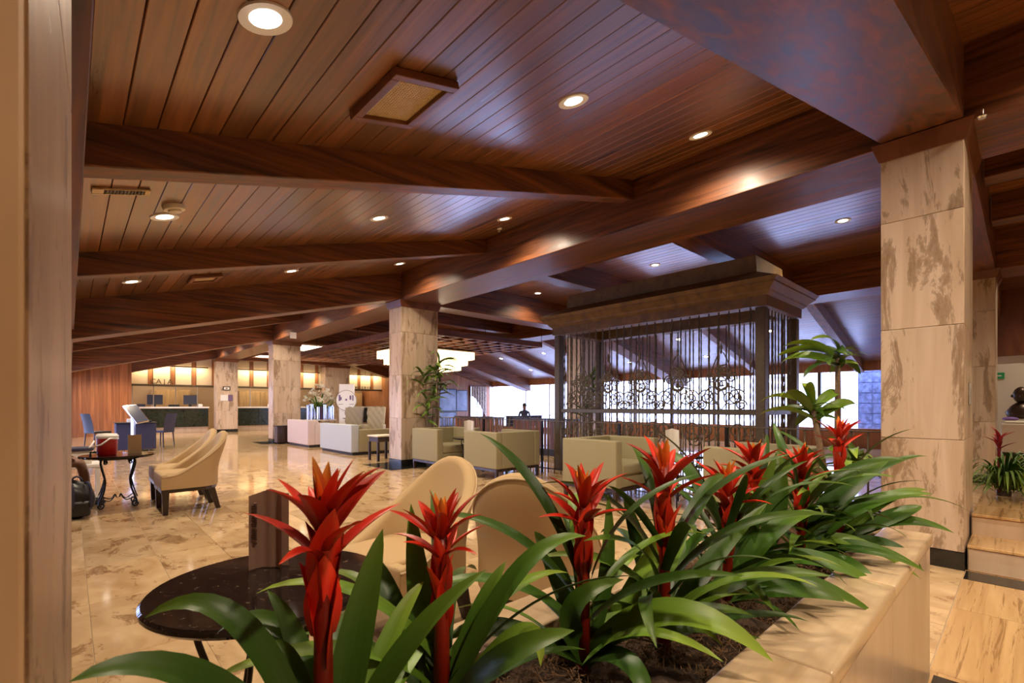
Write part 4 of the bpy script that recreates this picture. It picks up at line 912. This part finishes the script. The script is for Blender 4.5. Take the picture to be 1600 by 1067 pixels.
# bromeliad leaves: plant, base / bend / tip, width, leaf tone; flower tips
CL = [
  (0, [(0.284, 0.692, 0.658), (0.19, 0.725, 1.027), (0.074, 0.805, 0.934)], 0.041, 'leaf'),
  (0, [(0.266, 0.682, 0.674), (0.122, 0.651, 0.974), (0.0, 0.656, 0.941)], 0.045, 'leaf_dark'),
  (0, [(0.306, 0.699, 0.642), (0.318, 0.715, 0.855), (0.386, 0.734, 1.012)], 0.062, 'leaf'),
  (0, [(0.277, 0.698, 0.658), (0.301, 0.813, 0.825), (0.262, 0.931, 0.886)], 0.043, 'leaf_dark'),
  (0, [(0.284, 0.692, 0.658), (0.303, 0.879, 0.938), (0.21, 1.061, 0.781)], 0.039, 'leaf'),
  (0, [(0.292, 0.657, 0.674), (0.313, 0.61, 0.894), (0.462, 0.554, 0.971)], 0.039, 'leaf'),
  (0, [(0.315, 0.718, 0.626), (0.42, 0.77, 0.846), (0.491, 0.773, 0.887)], 0.039, 'leaf_bright'),
  (0, [(0.278, 0.725, 0.642), (0.249, 0.724, 0.846), (0.228, 0.771, 0.865)], 0.043, 'leaf_dark'),
  (1, [(0.518, 0.775, 0.605), (0.501, 0.804, 0.811), (0.515, 0.859, 1.017)], 0.058, 'leaf'),
  (1, [(0.524, 0.741, 0.619), (0.56, 0.708, 0.837), (0.638, 0.704, 0.908)], 0.041, 'leaf'),
  (1, [(0.517, 0.721, 0.632), (0.579, 0.622, 1.006), (0.731, 0.577, 0.967)], 0.041, 'leaf'),
  (1, [(0.478, 0.675, 0.672), (0.462, 0.554, 0.855), (0.575, 0.476, 0.87)], 0.054, 'leaf'),
  (1, [(0.507, 0.758, 0.619), (0.46, 0.87, 0.879), (0.469, 0.929, 0.901)], 0.043, 'leaf_dark'),
  (1, [(0.493, 0.716, 0.646), (0.621, 0.583, 0.915), (0.58, 0.553, 0.782)], 0.041, 'leaf_bright'),
  (2, [(0.874, 0.69, 0.611), (0.767, 0.721, 0.801), (0.896, 0.601, 0.836)], 0.059, 'leaf'),
  (2, [(0.89, 0.702, 0.6), (0.9, 0.802, 0.838), (0.894, 0.875, 0.889)], 0.058, 'leaf'),
  (2, [(0.879, 0.657, 0.629), (0.917, 0.513, 0.888), (1.039, 0.344, 0.703)], 0.075, 'leaf_bright'),
  (2, [(0.89, 0.675, 0.618), (0.858, 0.567, 0.807), (1.171, 0.413, 0.68)], 0.046, 'leaf'),
  (2, [(0.917, 0.677, 0.607), (0.964, 0.674, 0.807), (0.994, 0.714, 0.996)], 0.04, 'leaf'),
  (2, [(0.839, 0.654, 0.646), (0.834, 0.522, 0.764), (0.808, 0.478, 0.619)], 0.051, 'leaf_dark'),
  (2, [(0.917, 0.704, 0.596), (1.065, 0.648, 0.741), (1.147, 0.641, 0.939)], 0.065, 'leaf_bright'),
  (2, [(0.874, 0.69, 0.611), (0.674, 0.807, 0.773), (0.583, 0.824, 0.727)], 0.056, 'leaf'),
  (3, [(1.147, 0.641, 0.62), (1.208, 0.583, 0.805), (1.397, 0.476, 0.954)], 0.057, 'leaf'),
  (3, [(1.125, 0.62, 0.635), (1.111, 0.537, 0.807), (1.208, 0.447, 0.764)], 0.053, 'leaf_bright'),
  (3, [(1.119, 0.625, 0.635), (1.141, 0.714, 0.841), (1.152, 0.772, 0.962)], 0.052, 'leaf_dark'),
  (3, [(1.107, 0.61, 0.644), (1.145, 0.505, 0.854), (1.349, 0.316, 0.807)], 0.053, 'leaf'),
  (4, [(1.524, 0.631, 0.591), (1.553, 0.604, 0.782), (1.634, 0.529, 1.075)], 0.06, 'leaf'),
  (4, [(1.503, 0.623, 0.599), (1.546, 0.474, 0.812), (1.511, 0.439, 0.726)], 0.064, 'leaf_dark'),
  (4, [(1.49, 0.608, 0.608), (1.448, 0.428, 0.753), (1.551, 0.333, 0.684)], 0.077, 'leaf'),
  (4, [(1.524, 0.631, 0.591), (1.558, 0.531, 0.895), (1.73, 0.439, 0.883)], 0.066, 'leaf'),
  (4, [(1.473, 0.61, 0.612), (1.477, 0.469, 0.808), (1.679, 0.282, 0.623)], 0.062, 'leaf'),
  (5, [(1.846, 0.673, 0.604), (1.877, 0.576, 0.838), (1.961, 0.634, 1.058)], 0.078, 'leaf'),
  (5, [(1.823, 0.653, 0.614), (1.814, 0.498, 0.775), (2.011, 0.315, 0.592)], 0.077, 'leaf'),
  (6, [(2.102, 0.599, 0.599), (2.112, 0.494, 0.913), (2.338, 0.352, 1.016)], 0.106, 'leaf_dark'),
  (6, [(2.088, 0.584, 0.606), (2.122, 0.416, 0.921), (2.392, 0.234, 0.884)], 0.071, 'leaf'),
  (6, [(2.088, 0.584, 0.606), (2.061, 0.404, 0.77), (2.239, 0.24, 0.626)], 0.069, 'leaf'),
  (6, [(2.066, 0.578, 0.612), (1.984, 0.408, 0.717), (2.0, 0.325, 0.592)], 0.058, 'leaf'),
  (6, [(2.088, 0.584, 0.606), (2.053, 0.48, 0.827), (2.294, 0.256, 0.58)], 0.061, 'leaf_bright'),
  (7, [(2.505, 0.538, 0.607), (2.543, 0.366, 0.798), (2.724, 0.198, 0.682)], 0.07, 'leaf'),
  (7, [(2.505, 0.538, 0.607), (2.563, 0.348, 0.771), (2.687, 0.3, 0.787)], 0.081, 'leaf'),
  (7, [(2.505, 0.538, 0.607), (2.504, 0.403, 0.879), (2.774, 0.288, 0.847)], 0.065, 'leaf_bright'),
  (7, [(2.481, 0.533, 0.613), (2.416, 0.348, 0.691), (2.495, 0.275, 0.559)], 0.072, 'leaf'),
]
FL = [
  (0.274, 0.702, 1.143),
  (0.516, 0.750, 1.060),
  (0.878, 0.699, 1.083),
  (1.098, 0.617, 1.139),
  (1.479, 0.619, 1.059),
  (1.843, 0.676, 1.098),
  (2.111, 0.597, 1.076),
  (2.477, 0.551, 1.172),
]
# ---------------------------------------------------------------- planter
PZ = .643
pl = thing('planter', 'long travertine planter holding the red bromeliads', 'planter', (0, 0, 0))
ob('core', M().box(.04, 2.80, .30, .44, 0, PZ-.05).box(.04, 2.80, .88, 1.0, 0, PZ-.05).box(2.66, 2.80, .44, .88, 0, PZ-.05), 'grout', pl)
for i, (a, b) in enumerate(((.02, .42), (.423, 1.20), (1.203, 1.93), (1.933, 2.838))):
    ob('rim_slab', M().box(a, b, .278, .455, PZ-.045, PZ), 'stone_rim', pl, smooth=True, bevel=.010, seg=3)
    ob('rim_slab', M().box(a, b if b < 2.8 else 2.838, .86, 1.03, PZ-.045, PZ), 'stone_rim', pl, smooth=True, bevel=.010, seg=3)
    ob('face_slab', M().box(a, min(b, 2.815), .286, .30, .0, PZ-.048), 'stone_plain', pl, bevel=.002); ob('face_slab', M().box(a, min(b, 2.815), 1.0, 1.014, .0, PZ-.048), 'stone_plain', pl, bevel=.002)
ob('rim_slab', M().box(2.67, 2.838, .458, .857, PZ-.045, PZ), 'stone_rim', pl, smooth=True, bevel=.010, seg=3); ob('face_slab', M().box(2.80, 2.815, .288, 1.012, 0, PZ-.048), 'stone_plain', pl, bevel=.002)
sg = M().grid(lambda u, v: (.03+2.63*u, .457+.40*v, PZ-.045+.02*math.sin(u*40)*math.sin(v*9)+R.uniform(-.008, .008)), 90, 16)
tag(ob('soil_bed', sg, 'soil', smooth=True), 'dark soil bed inside the travertine planter', 'soil')['kind'] = 'stuff'
ms = M()
for i in range(9000):
    x = R.uniform(.06, 2.64); y = R.uniform(.465, .85); z = PZ-.045+.02*math.sin((x+.3)/2.97*40)*math.sin((y-.44)/.44*9)+.004+R.random()*.018; a = R.random()*2*PI; L = R.uniform(.02, .06)
    d = Vector((math.cos(a), math.sin(a), 0)); q = Vector((-d.y, d.x, 0))*R.uniform(-.02, .02); w_ = Vector((-d.y, d.x, 0))*.0009; c = Vector((x, y, z))
    p = [c-d*L/2, c+q+Vector((0,0,R.uniform(.002,.014))), c+d*L/2]
    if any(v.y < .457 or v.y > .857 or v.x > 2.665 for v in p): continue
    ms.add([p[0]-w_, p[0]+w_, p[1]-w_+Vector((0,0,.001)), p[1]+w_, p[2]-w_, p[2]+w_], [(0,1,3,2),(2,3,5,4)])
tag(ob('moss', ms, 'moss'), 'tangled dry brown moss between the bromeliads', 'moss')['kind'] = 'stuff'

# ---------------------------------------------------------------- bromeliads
blabels = ['largest red bromeliad, nearest, in front of the black granite table', 'short red bromeliad in front of the cream lounge chairs', 'red bromeliad just right of the rounded chair back', 'broad orange-red bromeliad in front of the white card by the cage',
           'low red bromeliad, front one of the tight pair before the hidden armchair', 'orange-red bromeliad, rear one of the tight pair before the hidden armchair', 'orange-red bromeliad right of the tight pair', 'small red bromeliad at the far right end of the planter under the tall green plant']
lv = []
RB = random.Random(11)
for k in range(7):
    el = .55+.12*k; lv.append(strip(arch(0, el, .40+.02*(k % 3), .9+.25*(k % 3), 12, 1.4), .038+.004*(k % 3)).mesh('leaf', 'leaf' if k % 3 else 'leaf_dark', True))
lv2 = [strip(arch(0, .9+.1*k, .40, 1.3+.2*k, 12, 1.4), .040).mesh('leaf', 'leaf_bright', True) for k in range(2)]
bw = lambda t: (.55+.45*math.sin(min(1, t*2.2)*PI/2))*max(0, 1-t**2.0)**.9
def bract(L, el, droop, wd, mat_): return strip(arch(0, el, L, droop, 8, 1.3), wd, fold=.55, wp=bw, nx=4).mesh('bract', mat_, True)
sheath = [bract(.115, 1.50, .22, .062, 'bract'), bract(.12, 1.42, .30, .060, 'bract')]
spread = [bract(.115, 1.1, .7, .034, 'bract'), bract(.12, .75, .45, .030, 'bract'), bract(.11, 1.25, .5, .034, 'bract'), bract(.13, .55, .7, .026, 'bract'), bract(.12, .95, .35, .032, 'bract')]
topb = [bract(.075, 1.40, .12, .022, 'bract_tip'), bract(.065, 1.5, .05, .020, 'bract_tip'), bract(.08, 1.2, .1, .022, 'bract')]
def bromeliad(i):
    fx, fy, fz = FL[i]; H = fz-(PZ-.04); s = (1.0, .86, .92, 1.05, 1.0, 1.0, 1.1, .95)[i]
    t = thing('bromeliad', blabels[i], 'plant', (fx, fy, PZ-.045), 0, 'red bromeliads in the planter')
    ob('stem', M().tube([(0,0,0),(0,0,H*.5),(0,0,H-.05)], [.018,.014,.010], 8), 'bract', t, smooth=True)
    n = 0
    z0 = H-.30*s
    for k in range(6):                                   # broad overlapping cups round the stalk
        z = H-(.30-.022*k)*s; a = k*2.2+i; o = link('bract', sheath[k % 2], t, (.007*math.cos(a), .007*math.sin(a), z), (0, 0, a)); o.scale = (s, s, s*1.1)
    for tier, (nb, dz, ids) in enumerate(((5, .150, (1, 3)), (7, .112, (0, 1, 4)))):
        for k in range(nb):
            a = k*2*PI/nb+tier*.5+i*.8+RB.uniform(-.2, .2); o = link('bract', spread[ids[k % len(ids)]], t, (.012*math.cos(a), .012*math.sin(a), H-dz*s+.004*k), (RB.uniform(-.3, .3), 0, a)); q = s*RB.uniform(.85, 1.15); o.scale = (q, q, q)
    for k in range(7):
        a = k*2.4+i*.7; o = link('bract', topb[k % 3], t, (.008*math.cos(a), .008*math.sin(a), H-.086*s+.003*k), (0, 0, a)); o.scale = (s*1.1, s*1.1, s)
    nl = (8, 15, 19, 22, 21, 20, 23, 22)[i]
    for k in range(nl):
        a = RB.random()*.5+k*2.4+i; z = .02+.012*k
        cd = math.atan2(-fy, -fx); da = abs((a-cd+PI) % (2*PI)-PI)
        if i < 3 and da < 1.0: continue
        if i == 0 and da < 1.9: continue
        me = lv[min(6, int(k*7/nl))] if RB.random() < .75 else lv2[k % 2]
        q = RB.uniform(.75, 1.08)*(.8 if da < 1.0 else 1.0); o = link('leaf', me, t, (.02*math.cos(a), .02*math.sin(a), z), (RB.uniform(-.5, .5), 0, a)); o.scale = (q, q, q)
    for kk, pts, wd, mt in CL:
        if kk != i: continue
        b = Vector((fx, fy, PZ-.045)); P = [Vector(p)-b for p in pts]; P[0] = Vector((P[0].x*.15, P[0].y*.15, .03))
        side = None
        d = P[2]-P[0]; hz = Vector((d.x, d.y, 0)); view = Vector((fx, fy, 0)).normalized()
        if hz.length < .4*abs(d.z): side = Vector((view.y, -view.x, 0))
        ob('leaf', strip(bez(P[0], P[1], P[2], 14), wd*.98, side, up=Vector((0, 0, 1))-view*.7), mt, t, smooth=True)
    return t
for i in range(8): bromeliad(i)

# ---------------------------------------------------------------- dracaena, palm, bush
def dracaena(label, loc):
    t = thing('dracaena', label, 'plant', loc)
    ob('pot', M().lathe([(.001,0),(.15,0),(.19,.34),(.20,.36),(.17,.36),(.165,.33),(.001,.33)], 24), 'terracotta', t, smooth=2)
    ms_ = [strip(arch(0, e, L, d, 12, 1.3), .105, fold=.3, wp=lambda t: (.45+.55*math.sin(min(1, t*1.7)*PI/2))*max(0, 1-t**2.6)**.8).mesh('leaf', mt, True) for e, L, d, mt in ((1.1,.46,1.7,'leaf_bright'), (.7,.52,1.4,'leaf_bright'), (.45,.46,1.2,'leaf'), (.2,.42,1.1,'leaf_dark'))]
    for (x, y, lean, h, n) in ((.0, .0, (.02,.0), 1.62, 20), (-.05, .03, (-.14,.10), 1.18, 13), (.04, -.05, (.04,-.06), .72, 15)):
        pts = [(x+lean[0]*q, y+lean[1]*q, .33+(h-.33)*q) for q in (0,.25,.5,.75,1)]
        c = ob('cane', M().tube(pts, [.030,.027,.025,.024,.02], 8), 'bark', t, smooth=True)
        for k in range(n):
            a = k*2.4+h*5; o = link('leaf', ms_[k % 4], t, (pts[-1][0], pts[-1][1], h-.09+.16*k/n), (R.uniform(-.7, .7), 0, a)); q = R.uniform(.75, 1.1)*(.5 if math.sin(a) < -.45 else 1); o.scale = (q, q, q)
    return t
dracaena('tall dracaena with broad glossy leaves left of the nearest stone column', (4.78, 1.08, 0))
def palm(label, loc):
    t = thing('potted_palm', label, 'plant', loc)
    ob('pot', M().lathe([(.001,0),(.12,0),(.14,.36),(.001,.36)], 20), 'terracotta', t, smooth=2)
    lf_ = [strip(arch(0, e, L, d, 8, 1.3), .062, nx=2).mesh('leaf', 'leaf_palm', True) for e, L, d in ((1.2,.62,2.1), (.8,.6,1.9), (.4,.5,1.6))]
    for k in range(7):
        a = k*2.4; h = (2.0, 1.75, 1.9, 1.5, 1.25, 1.65, 1.0)[k]; p = (.10*math.cos(a), .10*math.sin(a)); q = (.16*math.cos(a), .16*math.sin(a))
        ob('cane', M().tube([(p[0],p[1],.33),(q[0],q[1],h)], [.018,.012], 6), 'bark', t, smooth=True)
        for j in range(15):
            b = j*2.4+k; o = link('leaf', lf_[j % 3], t, (q[0], q[1], h-.16+.02*j), (R.uniform(-.8, .8), 0, b)); s = R.uniform(.7, 1.05)*(.3 if math.sin(b) > .25 else 1); o.scale = (s, s, s)
    return t
palm('feathery potted palm standing against the second stone column', (5.42, 8.22, 0))
pp = palm('dark potted palm seen through the cage before the inner column', (10.3, 8.05, 0))
t = thing('fern_bush', 'thick green grassy bush on the landing behind the nearest column', 'plant', (6.54, .13, .357))
ob('pot', M().lathe([(.001,0),(.05,0),(.055,.05),(.001,.05)], 18), 'terracotta', t, smooth=2)
gl = [strip(arch(0, e, L, d, 8, 1.2), .022, nx=2).mesh('leaf', m_, True) for e, L, d, m_ in ((1.35,.60,1.9,'leaf'), (1.0,.62,1.9,'leaf_palm'), (.6,.5,1.3,'leaf'), (1.2,.55,2.5,'leaf_bright'))]
for k in range(240):
    a = R.random()*2*PI; s = R.uniform(.8, 1.2)*(.45 if math.sin(a) > .4 else 1); link('leaf', gl[k % 4], t, (.10*math.cos(a), .10*math.sin(a), .04+.10*R.random()), (0, 0, a)).scale = (s, s, s)
rb = thing('red_bromeliad', 'deep red bromeliad rising from the grassy bush on the landing', 'plant', (6.42, .16, .357+.2))
wine = [bract(.12, .75, .45, .030, 'bract_wine'), bract(.11, 1.25, .5, .034, 'bract_wine')]
for k in range(12): a = k*2.4; link('bract', wine[k % 2], rb, (0, 0, .22+.012*k), (0, 0, a)).scale = (1.2,1.2,1.2)
ob('stem', M().tube([(0,0,-.16),(0,0,.36)], .012, 6), 'bract_wine', rb)
